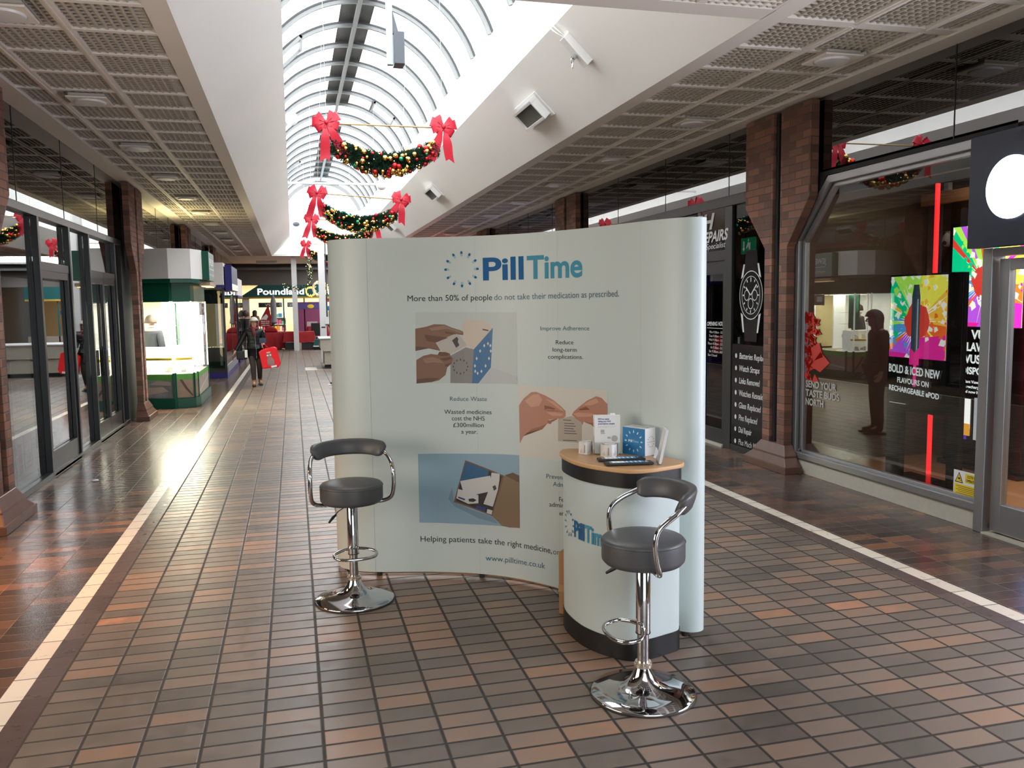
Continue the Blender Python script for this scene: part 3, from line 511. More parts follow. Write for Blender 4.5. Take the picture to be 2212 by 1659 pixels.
# downlights in the grille ceilings
dl = thing('downlight', '', 'ceiling downlight', (CX - 2.98, 6.25, ZC), 0, None)
MB().prism([(-.17, -.17), (.17, -.17), (.17, .17), (-.17, .17)], -.045, -.03).build('plate', M['cream'], dl, bevel=.004)
MB().lathe([(.135, -.045), (.13, -.06), (.10, -.064), (.02, -.06)], 32).build('diffuser', M['pvc'], dl, smooth=True)
MB().box(-.15, .15, -.15, .15, -.03, .0).build('spring_clip', M['blade'], dl)
NM = ['first', 'second', 'third', 'fourth', 'fifth', 'sixth', 'seventh', 'eighth', 'ninth', 'tenth', 'eleventh']
for s, sn in ((-1, 'left'), (1, 'right')):
    for k in range(11):
        o = dl if (s < 0 and k == 0) else copy_tree(dl)
        o.location = (CX + s * 2.98, (6.25 if s < 0 else 6.1) + 2.42 * k, ZC)
        o['label'] = 'square-plate round downlight, %s from the camera in the %s grille ceiling' % (NM[k], sn)
        o['group'] = 'downlights in the %s grille ceiling' % sn
# vents on the right slope and cable box
sl = Matrix.Rotation(R(45), 4, 'Y')
def on_slope(d, y, off=0.0, s=1):   # point on the well slope, d metres up from the lip
    return (CX + s * (1.955 - d * .7071 - off * .7071), y, ZC + d * .7071 - off * .7071)
for k, (y, nm) in enumerate(((9.93, 'largest white wall vent, on slope above the display'), (17.3, 'middle white wall vent on the right slope of the well'), (24.8, 'small distant white wall vent on the right slope of the well'))):
    t = thing('wall_vent', nm, 'air vent', on_slope(.48, y), 0, 'air vents along the right slope'); t.rotation_euler = (0, R(45), 0)
    # local: +x up the slope reversed, z off surface
    MB().box(-.17, .17, -.44, .44, -.018, 0).build('flange', M['pvc'], t, bevel=.003)
    fr = MB()
    for a, b, c, d in ((-.13, -.10, -.38, .38), (.10, .13, -.38, .38), (-.13, .13, -.38, -.35), (-.13, .13, .35, .38)): fr.box(a, b, c, d, -.11, -.018)
    fr.build('hood', M['pvc'], t, bevel=.003)
    sl2 = MB()
    for i in range(12): sl2.box(-.10, .10, -.33 + i * .06, -.325 + i * .06, -.09, -.03)
    sl2.build('louvre', M['ventdark'], t); MB().box(-.10, .10, -.35, .35, -.022, -.018).build('duct_opening', M['dark'], t)
t = thing('hanging_bracket', 'white box bracket with eyebolt and chain link on the right slope', 'bracket', on_slope(.68, 7.9), 0); t.rotation_euler = (0, R(45), 0)
MB().box(-.17, .17, -.06, .06, -.075, 0).build('housing', M['pvc'], t, bevel=.004)
MB().lathe([(.022, -.115), (.022, -.075)], 14, Matrix.Translation((.03, 0, 0))).build('eyebolt', M['chrome'], t)
lk = MB()
for i in range(2):
    c = Vector((.03, 0, -.13)) + Vector((-.7071, 0, -.7071)) * 0.0
    Tm = Matrix.Translation(c + Vector((.03 * i + .012, 0, -.03 * i - .004))) @ Matrix.Rotation(R(-45), 4, 'Y') @ Matrix.Rotation(R(90 * i), 4, 'Z')
    lk.tube([(.012 * math.cos(q), 0, .026 * math.sin(q)) for q in [2 * math.pi * k / 12 for k in range(12)]], .005, 6, True, Tm)
lk.build('chain_link', M['chrome'], t, smooth=True)
MB().tube(smooth_path([(-.15, .0, -.03), (-.22, -.02, -.05), (-.32, .03, -.04), (-.42, .10, -.008)]), .007, 6).build('cable', M['pvc'], t, smooth=True)
MB().tube(smooth_path([(-.15, .02, -.03), (-.24, .03, -.06), (-.33, .08, -.05), (-.43, .15, -.008)]), .007, 6).build('cable', M['pvc'], t, smooth=True)
# suspended pole with box
t = thing('suspended_projector', 'dark grey box hung on a pale metal pole from the skylight', 'hanging box', (1.229, 10.4, 4.60))
MB().box(-.035, .035, -.035, .035, 0, 2.16).build('pole', M['alu'], t, bevel=.003)
MB().box(.045, .165, -.10, .13, .0, .37).build('housing', M['slate'], t, bevel=.006)
MB().prism([(.04, .36), (.11, .36), (.04, .62)], -.03, .03, 'y').build('bracket', M['slate'], t)
# globe lamps and tie bar
t = thing('globe_wall_lamp', 'white globe lamp on a short arm at the left slope', 'globe lamp', (CX - 1.255, 15.46, 4.99))
MB().ball((.10, 0, 0), .115, 20).build('globe', M['pvc'], t, smooth='all'); MB().tube([(-.06, 0, -.02), (.02, 0, 0)], .02, 8).build('arm', M['pvc'], t)
t = thing('tie_bar_lamp', 'white tie bar across the vault with globe lamp at its right end', 'globe lamp', (CX - 1.255, 20.55, 4.6))
MB().tube([(-.344, 0, 0), (2.05, 0, 0)], .03, 8).build('tie_bar', M['pvc'], t); MB().ball((2.15, 0, 0), .125, 20).build('globe', M['pvc'], t, smooth='all')
for i, (x, z) in enumerate(((0.03, .0), (.62, .03))): MB().box(x, x + .02, -.02, .02, z - .02, z + .06).build('cable_clip', M['slate'], t)
t = thing('smoke_beam_detector', 'small grey oval detector on the white end wall', 'detector', (CX - 1.0, Y1 + .69, 4.98)); MB().ball((0, 0, 0), (.13, .05, .09), 14).build('cover', M['slate'], t, smooth='all')
t = thing('ceiling_strip_light', 'unlit white batten light on the soffit before the court', 'strip light', (-1.05, 39.5, 3.72))
MB().box(-.45, .45, -.05, .05, -.05, .06).build('batten', M['pvc'], t, bevel=.005); MB().box(-.42, .42, -.03, .03, -.08, -.05).build('tube', M['pvc'], t)
# ================================================================ vacant shop on the left
t = thing('vacant_shopfront', 'black-framed vacant glass shopfront on the left with letting board', 'shopfront', (XL, 8.1, 0))
fr = MB(); D = .065
rel = lambda y: y - 8.1
for y, wd in ((8.42, .06), (9.72, .07), (10.98, .07), (11.98, .06), (13.62, .07)): fr.box(-D, -.002, rel(y), rel(y + wd), 0, 2.799)
fr.box(-D, 0, 0, 6.0, 2.72, 2.80).box(-D, 0, 0, 6, 0, .06)
fr.build('frame', M['charcoal'], t, bevel=.004)
MB().box(-D - .012, -D, 0, 6, .06, 2.72).build('glass_pane', M['leftglass'], t)
for i, (a, b) in enumerate(((9.80, 10.95), (12.05, 12.82), (12.83, 13.60))):
    d = thing('door', None, None, (0, 0, 0)); d.parent = t; 
    del_ = [d.pop(k) for k in ('label', 'category') if k in d]
    m = MB(); a, b = rel(a), rel(b)
    m.box(-D + .005, -D + .045, a + .055, b - .055, 2.10, 2.18).box(-D + .005, -D + .045, a + .055, b - .055, .03, .26).box(-D + .005, -D + .045, a, a + .055, .03, 2.18).box(-D + .005, -D + .045, b - .055, b, .03, 2.18)
    m.build('door_frame', M['charcoal'], d, bevel=.003)
    MB().box(-.02, .0, a + .0, b, 0, .03).build('threshold', M['stone'], d)
    MB().box(-D, -D + .05, a, b, 2.18, 2.27).build('transom', M['charcoal'], d)
MB().tube([(-.08, rel(12.78), .8), (-.08, rel(12.78), 1.25)], .016, 8).build('door_handle', M['black'], t); MB().box(-D + .045, -D + .07, rel(12.6), rel(12.72), .85, 1.2).build('lock_plate', M['k'], t)
b = thing('letting_board', 'pale TO LET board standing inside the vacant shop window', 'letting board', (XL - .10, 8.93, .06))
MB().box(-.012, 0, 0, .62, 0, .62).box(-.012, 0, .0, .60, .66, 1.22).build('board', mat('letting_board_print', (.55, .57, .56), .5), b)
tx = MB(); put_text(tx, 'LET', lambda u, v: (.002, u, v), .05, .50, .72, .30, bold=.0); tx.build('lettering', mat('faded_brown_print', (.40, .29, .20), .5), b)
MB().box(0, .003, .03, .13, .12, .42).build('price_flash', mat('faded_red', (.45, .16, .15), .5), b)
fl = MB()
for a, c, d, e in ((.2, .46, .15, .16), (.2, .46, .5, .51), (.2, .21, .15, .5), (.45, .46, .15, .5), (.36, .41, .2, .28)): fl.box(0, .003, a, c, d, e)
fl.build('floor_plan', M['grey'], b)
st('wall_partition_left', MB().box(-7, XL - .32, 7.4, 7.5, 0, 3.72), M['greywall']); st('wall_partition_core', MB().box(-7, XL - .02, 14.14, 15.1, 0, 3.70), M['dark'])
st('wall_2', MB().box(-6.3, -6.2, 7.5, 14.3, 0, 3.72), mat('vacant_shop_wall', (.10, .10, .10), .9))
# pale litter
t = tag(MB().ball((0, 0, 0), (.035, .02, .012), 8).build('litter', M['paper'], loc=(-2.03, 9.39, .012)), 'small white scrap of litter on the dark left tiles', 'litter')
# ================================================================ vape shop on the right
X5 = XR
t = thing('vape_shopfront', 'steel-framed shop window with chamfered corner showing bright screens on the right', 'shopfront', (X5, 5.2, 0))
r5 = lambda y: y - 5.2
k = MB().box(.0, .16, r5(5.24), r5(7.66), 0, .15).box(0.004, .16, r5(6.15), r5(6.155), 0, .151); k.build('stone_kerb', M['stone'], t, bevel=.006)
fr = MB()
fr.box(-.02, .10, r5(5.24), r5(7.66), .15, .21).box(.02, .08, r5(5.24), r5(7.66), .21, .235)
out = [(r5(7.70), .15), (r5(7.70), 2.37), (r5(7.18), 2.90), (r5(5.2), 2.93), (r5(5.2), 2.98), (r5(7.16), 2.96), (r5(7.76), 2.38), (r5(7.76), .15)]
def strip(mb, inner, outer, x0, x1):
    n = len(inner)
    for i in range(n - 1):
        mb.prism([inner[i], inner[i + 1], outer[i + 1], outer[i]], x0, x1, 'x')
strip(fr, [(r5(7.62), .15), (r5(7.62), 2.35), (r5(7.13), 2.86), (r5(3.2), 2.88)], [(r5(7.70), .15), (r5(7.70), 2.38), (r5(7.16), 2.93), (r5(3.2), 2.95)], -.02, .07)
strip(fr, [(r5(7.56), .21), (r5(7.56), 2.33), (r5(7.10), 2.82), (r5(3.2), 2.84)], [(r5(7.60), .21), (r5(7.60), 2.35), (r5(7.12), 2.86), (r5(3.2), 2.88)], .02, .07)
fr.build('frame', M['steel'], t, bevel=.004)
ip = MB().prism([(r5(7.60), .2), (r5(7.60), 2.35), (r5(7.12), 2.86), (r5(5.2), 2.88), (r5(5.2), .2)], .045, .05, 'x'); ip.build('glass_pane', M['shopglass'], t)
pm = MB().box(-.02, .10, r5(5.16), r5(5.25), 0, 2.12).box(-.018, .098, r5(3.2), r5(5.155), 2.06, 2.118); pm.build('door_post', M['steel'], t, bevel=.005)
ft = MB().prism([(r5(7.76), 2.30), (r5(7.86), 2.30), (r5(7.86), 3.0), (r5(5.0), 3.0), (r5(5.0), 2.94), (r5(7.2), 2.94)], .0, .12, 'x'); ft.build('head_flashing', M['k'], t)
d = link('door', None, t, (0, 0, 0))
m = MB(); a, b = r5(3.9), r5(5.13)
m.box(.022, .078, a + .088, b - .088, .03, .24).box(.02, .08, b - .09, b, .03, 2.04).box(.02, .08, a, a + .09, .03, 2.04).box(.022, .078, a + .088, b - .088, 1.96, 2.04)
m.build('door_frame', M['steel'], d, bevel=.004); MB().box(.045, .052, a + .09, b - .09, .24, 1.96).build('glass_pane', M['clearglass'], d)
MB().box(-.03, .10, a - .3, r5(5.16), 0, .012).build('threshold', M['stone'], t)
# vinyl on the glass
v = MB(); yzf = lambda u, vv: (.040, -u, vv)
for s_, z in (('SEND YOUR', .885), ('TASTE BUDS', .795), ('NORTH', .705)):
    w_ = {'SEND YOUR': .50, 'TASTE BUDS': .55, 'NORTH': .30}[s_]
    put_text(v, s_, yzf, -r5(7.54), -r5(7.54) + w_, z, .07, bold=.035)
v.build('window_lettering', emi('vinyl_white', (.55, .55, .5), .12), t)
lf = MB(); random.seed(3)
for i in range(110):
    y = random.uniform(7.34, 7.58); z = random.uniform(.97, 1.62); s_ = random.uniform(.02, .055); q = random.uniform(0, 6.28)
    if y < 7.45 and random.random() < .55: continue
    lf.add([(.038, r5(y) + s_ * math.cos(q + k_ * 2.09) * (1 if k_ else 1.5), z + s_ * math.sin(q + k_ * 2.09)) for k_ in range(3)], [(0, 1, 2)])
for p in ([(7.30, 1.25), (7.15, 1.15), (7.30, 1.05), (7.46, 1.1)], [(7.46, 1.28), (7.32, 1.34), (7.26, 1.2), (7.42, 1.15)]): lf.add([(.037, r5(y), z) for y, z in p], [(0, 1, 2, 3)])
lf.build('red_leaf_graphic', mat('red_vinyl', (.40, .03, .02), .5, emit=(.5, .03, .02), es=.12), t)
s = tag(MB().box(0, .004, 0, .27, 0, .20).build('warning_notice', M['paper'], loc=(X5 + .035, 5.245, .218)), 'yellow and white CCTV warning notice low in the vape shop window', 'notice')
MB().box(-.001, 0, .01, .26, .01, .095).box(-.001, 0, .012, .15, .115, .185).build('yellow_block', M['yellow'], s)
tx = MB(); nf = lambda u, vv: (-.002, -u, vv)
tx.add([(-.0015, .17, .105), (-.0015, .255, .105), (-.0015, .212, .19)], [(0, 1, 2)]); tx.build('triangle_border', M['k'], s)
tx = MB(); tx.add([(-.002, .18, .111), (-.002, .245, .111), (-.002, .212, .178)], [(0, 1, 2)]); tx.build('triangle_fill', M['yellow'], s)
tx = MB(); put_text(tx, 'CCTV IN', nf, -.13, -.04, .155, .02, bold=.02); put_text(tx, 'OPERATION', nf, -.14, -.022, .125, .02, bold=.02)
for i in range(5): tx.box(-.002, -.001, .03, .24 - .02 * (i % 2), .022 + i * .014, .025 + i * .014)
tx.box(-.003, -.002, .20, .222, .132, .145).box(-.003, -.002, .192, .205, .122, .126); tx.build('lettering', M['k'], s)
# projecting illuminated sign
s = thing('shop_sign', 'square navy-black sign with glowing white round disc above the vape shop door', 'shop sign', (4.83, 4.40, 2.12))
MB().box(0, .10, 0, .875, 0, .80).build('sign_box', mat('navy_black_sign', (.008, .012, .03), .4), s, bevel=.004)
Tm = Matrix.Translation((-.012, .49, .40)) @ Matrix.Rotation(R(-90), 4, 'Y') @ Matrix.Rotation(R(90), 4, 'Z')
MB().lathe([(.215, -.012), (.215, .0), (.18, .004), (.001, .004)], 48, Tm).build('lit_disc', M['disc'], s)
v = MB(); put_text(v, 'V', lambda u, vv: (-.018, -u, vv), -.56, -.42, .33, .15, bold=.01); v.build('letter_v', emi('faint_letter', (.75, .8, .9), 2.5), s)
MB().box(.10, .118, .2, .6, .2, .6).build('fixing_plate', M['k'], s)
# interior
st('floor_vape_shop', MB().box(X5 + .10, 10, -2, 7.78, .0, .055), M['wood'])
st('wall_partition_right', MB().box(X5 + .12, 10, 7.80, 7.92, 0, 3.72), M['panelwood'])
st('wall_3', MB().box(6.75, 6.85, 7.0, 7.72, .055, 3.1), M['panelwood'])
st('wall_4', MB().box(9.2, 9.3, -2, 7.72, .055, 3.1), M['greywall'])
st('wall_5', MB().box(X5 + .1, 10, -2.1, -2, 0, 3.72), M['greywall'])
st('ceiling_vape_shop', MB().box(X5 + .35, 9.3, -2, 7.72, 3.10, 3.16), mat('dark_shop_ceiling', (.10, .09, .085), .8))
st('trim_9', MB().box(X5 + .30, X5 + .36, -2, 7.72, 2.80, 3.16), M['greywall'])
st('trim_10', MB().box(6.45, 6.52, 5.6, 7.7, 2.72, 2.84), M['wood'])
COLS = [(1, .9, .1), (1, .55, .05), (.95, .15, .02), (.9, .02, .35), (.55, .1, .8), (.1, .35, .75), (.0, .6, .25), (.45, .85, .1)]
def burst(name, y0, y1, z0, z1, x, parent, bright, seed, flip=1):
    """fruit-burst artwork: coloured wedges round a red berry, on an upright lit screen facing -x"""
    random.seed(seed); cy, cz = (y0 + y1) / 2, z0 + (z1 - z0) * .45; mb = MB(); mats = [emi(name + str(i), c, bright) for i, c in enumerate(COLS)] + [emi(name + 'w', (1, .95, .85), bright), emi(name + 'r', (.85, .06, .04), bright * .9)]
    mb.m = 8; mb.add([(x, y0, z0), (x, y1, z0), (x, y1, z1), (x, y0, z1)], [(0, 1, 2, 3)])
    def clampp(y, z):
        k = 1.0
        for lim, c, p in ((y0, cy, y), (y1, cy, y)):
            if (p - c) * (lim - c) > 0 and abs(p - c) > abs(lim - c): k = min(k, (lim - c) / (p - c))
        for lim, c, p in ((z0, cz, z), (z1, cz, z)):
            if (p - c) * (lim - c) > 0 and abs(p - c) > abs(lim - c): k = min(k, (lim - c) / (p - c))
        return (cy + (y - cy) * k, cz + (z - cz) * k)
    n = 56
    for i in range(n):
        a = 2 * math.pi * i / n; b = a + random.uniform(.10, .20); q = ((a - 1.6) / 6.2832) % 1
        mb.m = int(q * 8) % 8 if random.random() < .8 else random.randrange(10)
        r0 = random.uniform(.08, .14); xx = x - .0006 - .00004 * i
        P = [(cy + r0 * math.cos(a) * flip, cz + r0 * math.sin(a)), clampp(cy + 2 * math.cos(a) * flip, cz + 2 * math.sin(a)), clampp(cy + 2 * math.cos(b) * flip, cz + 2 * math.sin(b))]
        mb.add([(xx, p[0], p[1]) for p in P], [(0, 1, 2)])
    for i in range(120):
        a = random.uniform(0, 6.28); r = random.uniform(.14, .46); q = ((a - 1.6) / 6.2832) % 1; mb.m = (int(q * 8) + random.choice((0, 0, 1))) % 8 if random.random() < .6 else 8
        c = clampp(cy + r * math.cos(a) * flip, cz + r * 1.2 * math.sin(a)); s_ = random.uniform(.010, .045); e0 = random.uniform(0, 2); xx = x - .003 - .00003 * i
        mb.add([(xx, min(max(c[0] + s_ * math.cos(k), y0), y1), min(max(c[1] + s_ * math.sin(k), z0), z1)) for k in (e0, e0 + 1.1, e0 + 2.4, e0 + 4.4)], [(0, 1, 2, 3)])
    mb.m = 9; mb.add([(x - .005, cy + .17 * math.cos(k * .3927) * random.uniform(.9, 1.05), cz + .17 * math.sin(k * .3927) * random.uniform(.9, 1.1)) for k in range(16)], [tuple(range(16))])
    mb.m = 3; mb.add([(x - .0045, y0, z0), (x - .0045, y1, z0), (x - .0045, y1, z0 + .05), (x - .0045, y0, z0 + .02)], [(0, 1, 2, 3)])
    mb.m = 3; mb.add([(x - .0046, y0, z0), (x - .0046, y0 + .22, z0), (x - .0046, cy + .02, cz - .15), (x - .0046, y0, z0 + .22)], [(0, 1, 2, 3)])
    return mb.build('artwork', mats, parent)
T1 = thing('screen_totem', 'black free-standing totem with fruit-burst screen reading BOLD & ICED NEW', 'advertising screen', (5.50, 6.05, .055))
MB().box(0, .06, .11, .89, .665, 1.925).box(0, .06, -.02, .11, 0, 1.925).box(0, .06, .70, .89, 0, .665).box(-.03, .30, -.04, .90, 0, .02).build('housing', M['screen'], T1, bevel=.004)
burst('screen_a', .15, .87, 1.16, 1.91, -.004, T1, 1.25, 5)
dv = MB(); dv.prism([(.47, 1.18), (.57, 1.18), (.57, 1.72), (.55, 1.83), (.49, 1.83), (.47, 1.72)], -.016, -.010, 'x'); dv.build('vape_device', emi('device_blue', (.05, .09, .14), .6), T1)
dv = MB(); dv.prism([(.485, 1.2), (.50, 1.2), (.50, 1.70), (.485, 1.70)], -.018, -.016, 'x'); dv.build('device_highlight', emi('device_light', (.35, .5, .6), .9), T1)
pk = MB(); pk.prism([(.46, 1.10), (.58, 1.10), (.58, 1.26), (.52, 1.21), (.46, 1.26)], -.02, -.017, 'x'); pk.prism([(.50, .90), (.535, .90), (.535, 1.10), (.50, 1.10)], -.012, -.009, 'x'); pk.build('pink_ribbon', emi('hot_pink', (1, .02, .32), 1.2), T1)
tx = MB(); tf = lambda u, v: (-.013, -u, v)
put_text(tx, 'BOLD & ICED NEW', tf, -.86, -.20, 1.02, .075, .995, bold=.03); put_text(tx, 'FLAVOURS ON', tf, -.74, -.33, .925, .05, .91, bold=.03); put_text(tx, 'RECHARGEABLE ePOD', tf, -.85, -.20, .845, .05, .815, bold=.03)
tx.box(-.013, -.012, .62, .84, .725, .729); tx.build('lettering', emi('screen_white', (1, 1, 1), 1.1), T1)
T2 = thing('screen_totem', 'tall bright poster screen behind the totem, partly hidden by the door post', 'advertising screen', (6.50, 6.35, .055))
MB().box(0, .08, 0, .98, 0.05, 2.45).box(-.05, .2, -.02, 1.0, 0, .05).build('housing', M['screen'], T2, bevel=.004)
burst('screen_b', .05, .93, 1.42, 2.41, -.004, T2, 2.6, 9)
tx = MB()
for s_, z, c in (('VUSE', 1.30, .09), ('FLAVOURS', 1.18, .085), ('VUSE GO', 1.06, .085), ('DISPOSABLE', .95, .07), ('Want Vuse GO flavours in', .86, .028), ('a rechargeable device', .81, .028), ('d now has what you', .76, .028)):
    w_ = min(.80, .09 + len(s_) * c * .62); put_text(tx, s_.replace('VUSE', 'VUSE'), lambda u, v: (-.006, -u, v), -.49 - w_ / 2, -.49 + w_ / 2, z, c, bold=.03)
tx.build('lettering', emi('screen_white_b', (1, 1, 1), 2.0), T2)
MB().box(-.008, -.004, .62, .88, .40, .70).build('pack_picture', emi('pack_white', (1, .95, .9), 2.4), T2); MB().box(-.009, -.004, .62, .90, .33, .45).build('pack_base', emi('pack_orange', (1, .45, .05), 1.6), T2)
MB().box(-.009, -.004, .50, .57, .30, .72).build('device_picture', emi('device_silver', (.7, .7, .75), 1.2), T2); MB().box(-.010, -.004, .66, .86, .29, .33).build('pack_foot', emi('pack_violet', (.15, .05, .7), 1.2), T2)
T3 = thing('screen_totem', 'blue and orange lit poster seen through the vape shop door glass', 'advertising screen', (7.6, 5.6, 1.15))
MB().box(0, .06, 0, 1.9, 0, 1.4).build('housing', M['screen'], T3, bevel=.004); burst('screen_c', .04, 1.1, .04, 1.36, -.004, T3, 2.0, 21); MB().box(-.006, -.003, 1.15, 1.86, .04, 1.36).build('blue_panel', emi('panel_blue', (.25, .4, .9), 2), T3)
tag(MB().box(-.018, .018, -.012, .012, 0, 2.78).build('led_tube', M['redled'], loc=(5.93, 6.86, .055)), 'tall thin red glowing LED strip behind the totem screen', 'led light')
cb = thing('display_counter', 'pale wood display counter seen through the vape shop door', 'shop counter', (7.5, 5.55, .055))
MB().box(0, .6, 0, 1.7, .08, 1.02).build('carcass', M['greywall'], cb, bevel=.004); MB().box(-.02, .62, -.02, 1.72, 1.02, 1.08).build('worktop', M['wood'], cb, bevel=.004)
for i in range(2): MB().box(-.02, -.001, .03, 1.67, .12 + .45 * i, .53 + .45 * i).build('drawer', mat('drawer_front%d' % i, (.52, .42, .34), .5), cb, bevel=.003)
tag(MB().box(-.012, .05, 0, .16, 0, .12).box(.01, .06, .05, .11, .12, .2).build('wall_sensor', M['pvc'], loc=(6.60, 7.45, 2.75)), 'small white alarm box high inside the vape shop', 'alarm box')
t = thing('security_camera', 'small white security camera below the alarm box in the vape shop', 'security camera', (6.62, 7.50, 2.36)); MB().ball((0, 0, 0), (.05, .05, .075), 14).build('housing', M['pvc'], t, smooth='all'); MB().ball((-.04, -.01, -.03), .022, 10).build('lens', M['k'], t, smooth='all'); MB().box(0, .13, -.03, .03, .04, .09).build('mount', M['pvc'], t)
# ================================================================ watch repair shop
t = thing('repair_shopfront', 'black watch repair shopfront with white REPAIRS sign, opening hours and service list', 'shopfront', (X5, 8.05, 0))
r8 = lambda y: y - 8.05
fr = MB()
fr.box(-.002, .122, 0, 6.3, 2.862, 2.98)
for y, w_, z in ((9.00, .17, 2.86), (9.78, .09, 2.86), (11.4, .08, 2.86), (13.0, .08, 2.86)): fr.box(0, .12, r8(y), r8(y + w_), 0, z)
fr.box(.003, .117, r8(9.17), r8(9.78), 2.24, 2.36).box(.003, .117, .05, r8(9.0), 0, .07).box(.003, .117, r8(9.87), 6.3, 0, .5).box(.0, .12, 0, .05, 0, 2.86)
fr.build('frame', M['black'], t, bevel=.004)
MB().box(.03, .036, 0.05, r8(9.0), .07, 2.86).build('glass_pane', M['blackglass'], t); MB().box(.03, .036, r8(9.87), 6.2, .5, 2.86).build('glass_pane', M['blackglass'], t)
MB().box(.005, .02, r8(9.1), r8(9.8), 2.36, 2.86).build('sign_panel', M['screen'], t)
d = link('door', None, t, (0, 0, 0)); a, b = r8(9.17), r8(9.78)
MB().box(.022, .068, a + .07, b - .07, .03, .20).box(.02, .07, a, a + .07, .03, 2.24).box(.02, .07, b - .07, b, .03, 2.24).box(.022, .068, a + .07, b - .07, 2.08, 2.24).build('door_frame', M['black'], d, bevel=.003)
MB().box(.04, .046, a + .07, b - .07, .2, 2.08).build('glass_pane', M['blackglass'], d); MB().box(-.02, .05, a, b, 0, .025).build('threshold', M['stone'], d)
gw = mat('white_shop_vinyl', (.62, .63, .62), .5); F = lambda u, v: (-.001, -u, v)
tx = MB(); put_text(tx, 'WATCH', F, -r8(10.92), -r8(9.42), 2.635, .19, bold=.03, shear=.25); put_text(tx, 'REPAIRS', F, -r8(9.80), -r8(9.085), 2.47, .13, 2.485, bold=.03, shear=.25); put_text(tx, 'Repair Specialist', F, -r8(10.02), -r8(9.15), 2.385, .07, 2.395, bold=.0, shear=.25)
tx.build('sign_lettering', gw, t)
tx = MB(); G = lambda u, v: (.037, -u, v); q0 = -r8(9.665); q1 = -r8(9.25)
put_text(tx, 'OPENING HOURS', G, q0, -r8(9.18), 1.455, .05, 1.465, bold=.02, shear=.2); tx.box(.036, .037, r8(9.665), r8(9.18), 1.425, 1.431)
for i, s_ in enumerate(('Mon 9.30am - 5.00pm', 'Tues 9.30am - 5.00pm', 'Wed 9.30am - 5.00pm', 'Thurs 9.30pm - 5.00pm', 'Fri 9.30am - 5.00pm', 'Sat 9.30am - 4.00pm', 'Sun Closed')):
    w_ = {0: .42, 3: .46, 4: .39, 6: .24}.get(i, .43); e_ = -r8(9.18) if i < 6 else -r8(9.40); put_text(tx, s_, G, e_ - w_, e_, 1.365 - i * .0475, .03, shear=.2)
tx.build('opening_hours', gw, t)
lb = MB().box(.006, .026, .05, r8(8.98), .06, 1.26); lb.build('list_panel', M['screen'], t)
tx = MB(); 
for i, s_ in enumerate(('Batteries Replaced', 'Watch Straps', 'Links Removed', 'Watches Resealed', 'Glass Replaced', 'Pins Replaced', 'Dial Repair', 'Plus Much More')):
    z = 1.125 - i * .143; wd = {0: .62, 1: .44, 2: .45, 3: .56, 4: .48, 5: .41, 6: .29, 7: .48}[i]
    put_text(tx, s_, lambda u, v: (.004, -u, v), -r8(8.805), -r8(8.805) + wd, z - .03, .07, bold=.015, shear=.15)
    tx.add([(.004, r8(8.88) + .022 * math.cos(k * .5236), z + .028 * math.sin(k * .5236)) for k in range(12)], [tuple(range(12))])
tx.build('service_list', gw, t)
# big watch print
wt = MB(); wc = (r8(8.60), 1.82)
def ell(mb, cy, cz, ry, rz, x, n=40, r2=None):
    A = [(x, cy + ry * math.cos(2 * math.pi * k / n), cz + rz * math.sin(2 * math.pi * k / n)) for k in range(n)]
    if r2 is None: mb.add(A, [tuple(range(n))])
    else:
        B_ = [(x, cy + ry * r2 * math.cos(2 * math.pi * k / n), cz + rz * r2 * math.sin(2 * math.pi * k / n)) for k in range(n)]; mb.add(A + B_, [(k, (k + 1) % n, n + (k + 1) % n, n + k) for k in range(n)])
wt.m = 0; ell(wt, *wc, .245, .27, .022); wt.m = 1; ell(wt, *wc, .25, .275, .0215, r2=.965); ell(wt, *wc, .195, .215, .0205, r2=.97); wt.m = 0
wt.prism([(wc[0] - .15, 2.06), (wc[0] + .15, 2.06), (wc[0] + .12, 2.32), (wc[0] - .12, 2.32)], .0225, .024, 'x'); wt.prism([(wc[0] - .15, 1.56), (wc[0] + .15, 1.56), (wc[0] + .13, 1.3), (wc[0] - .13, 1.3)], .0225, .024, 'x')
wt.m = 1
for sg in (-1, 1):
    for z0, z1 in ((2.03, 2.17), (1.60, 1.40)): wt.prism([(wc[0] + sg * .17, z0), (wc[0] + sg * .215, z0 - .02 * (1 if z0 > 1.8 else -1)), (wc[0] + sg * .165, z1), (wc[0] + sg * .135, z1)], .020, .0215, 'x')
for k in range(12):
    a = k * math.pi / 6; l0, l1 = .155, .185
    if k in (3, ): l0 = .14
    ca, sa = math.cos(a), math.sin(a); w_ = .008
    wt.add([(.0200, wc[0] + ca * l0 * .95 - sa * w_, wc[1] + sa * l0 * 1.08 + ca * w_), (.0200, wc[0] + ca * l0 * .95 + sa * w_, wc[1] + sa * l0 * 1.08 - ca * w_), (.0200, wc[0] + ca * l1 * .95 + sa * w_, wc[1] + sa * l1 * 1.08 - ca * w_), (.0200, wc[0] + ca * l1 * .95 - sa * w_, wc[1] + sa * l1 * 1.08 + ca * w_)], [(0, 1, 2, 3)])
for a, l in ((R(40), .14), (R(137), .17)):
    ca, sa = math.cos(a), math.sin(a); wt.add([(.019, wc[0] - sa * .006, wc[1] + ca * .006), (.019, wc[0] + sa * .006, wc[1] - ca * .006), (.019, wc[0] + ca * l + sa * .010, wc[1] + sa * l - ca * .010), (.019, wc[0] + ca * l - sa * .010, wc[1] + sa * l + ca * .010)], [(0, 1, 2, 3)])
for dy, dz in ((.085, .0), (-.085, 0), (0, -.095)): ell(wt, wc[0] + dy, wc[1] + dz, .058, .062, .0195, 24, r2=.86)
wt.build('watch_print', [M['screen'], gw], t)
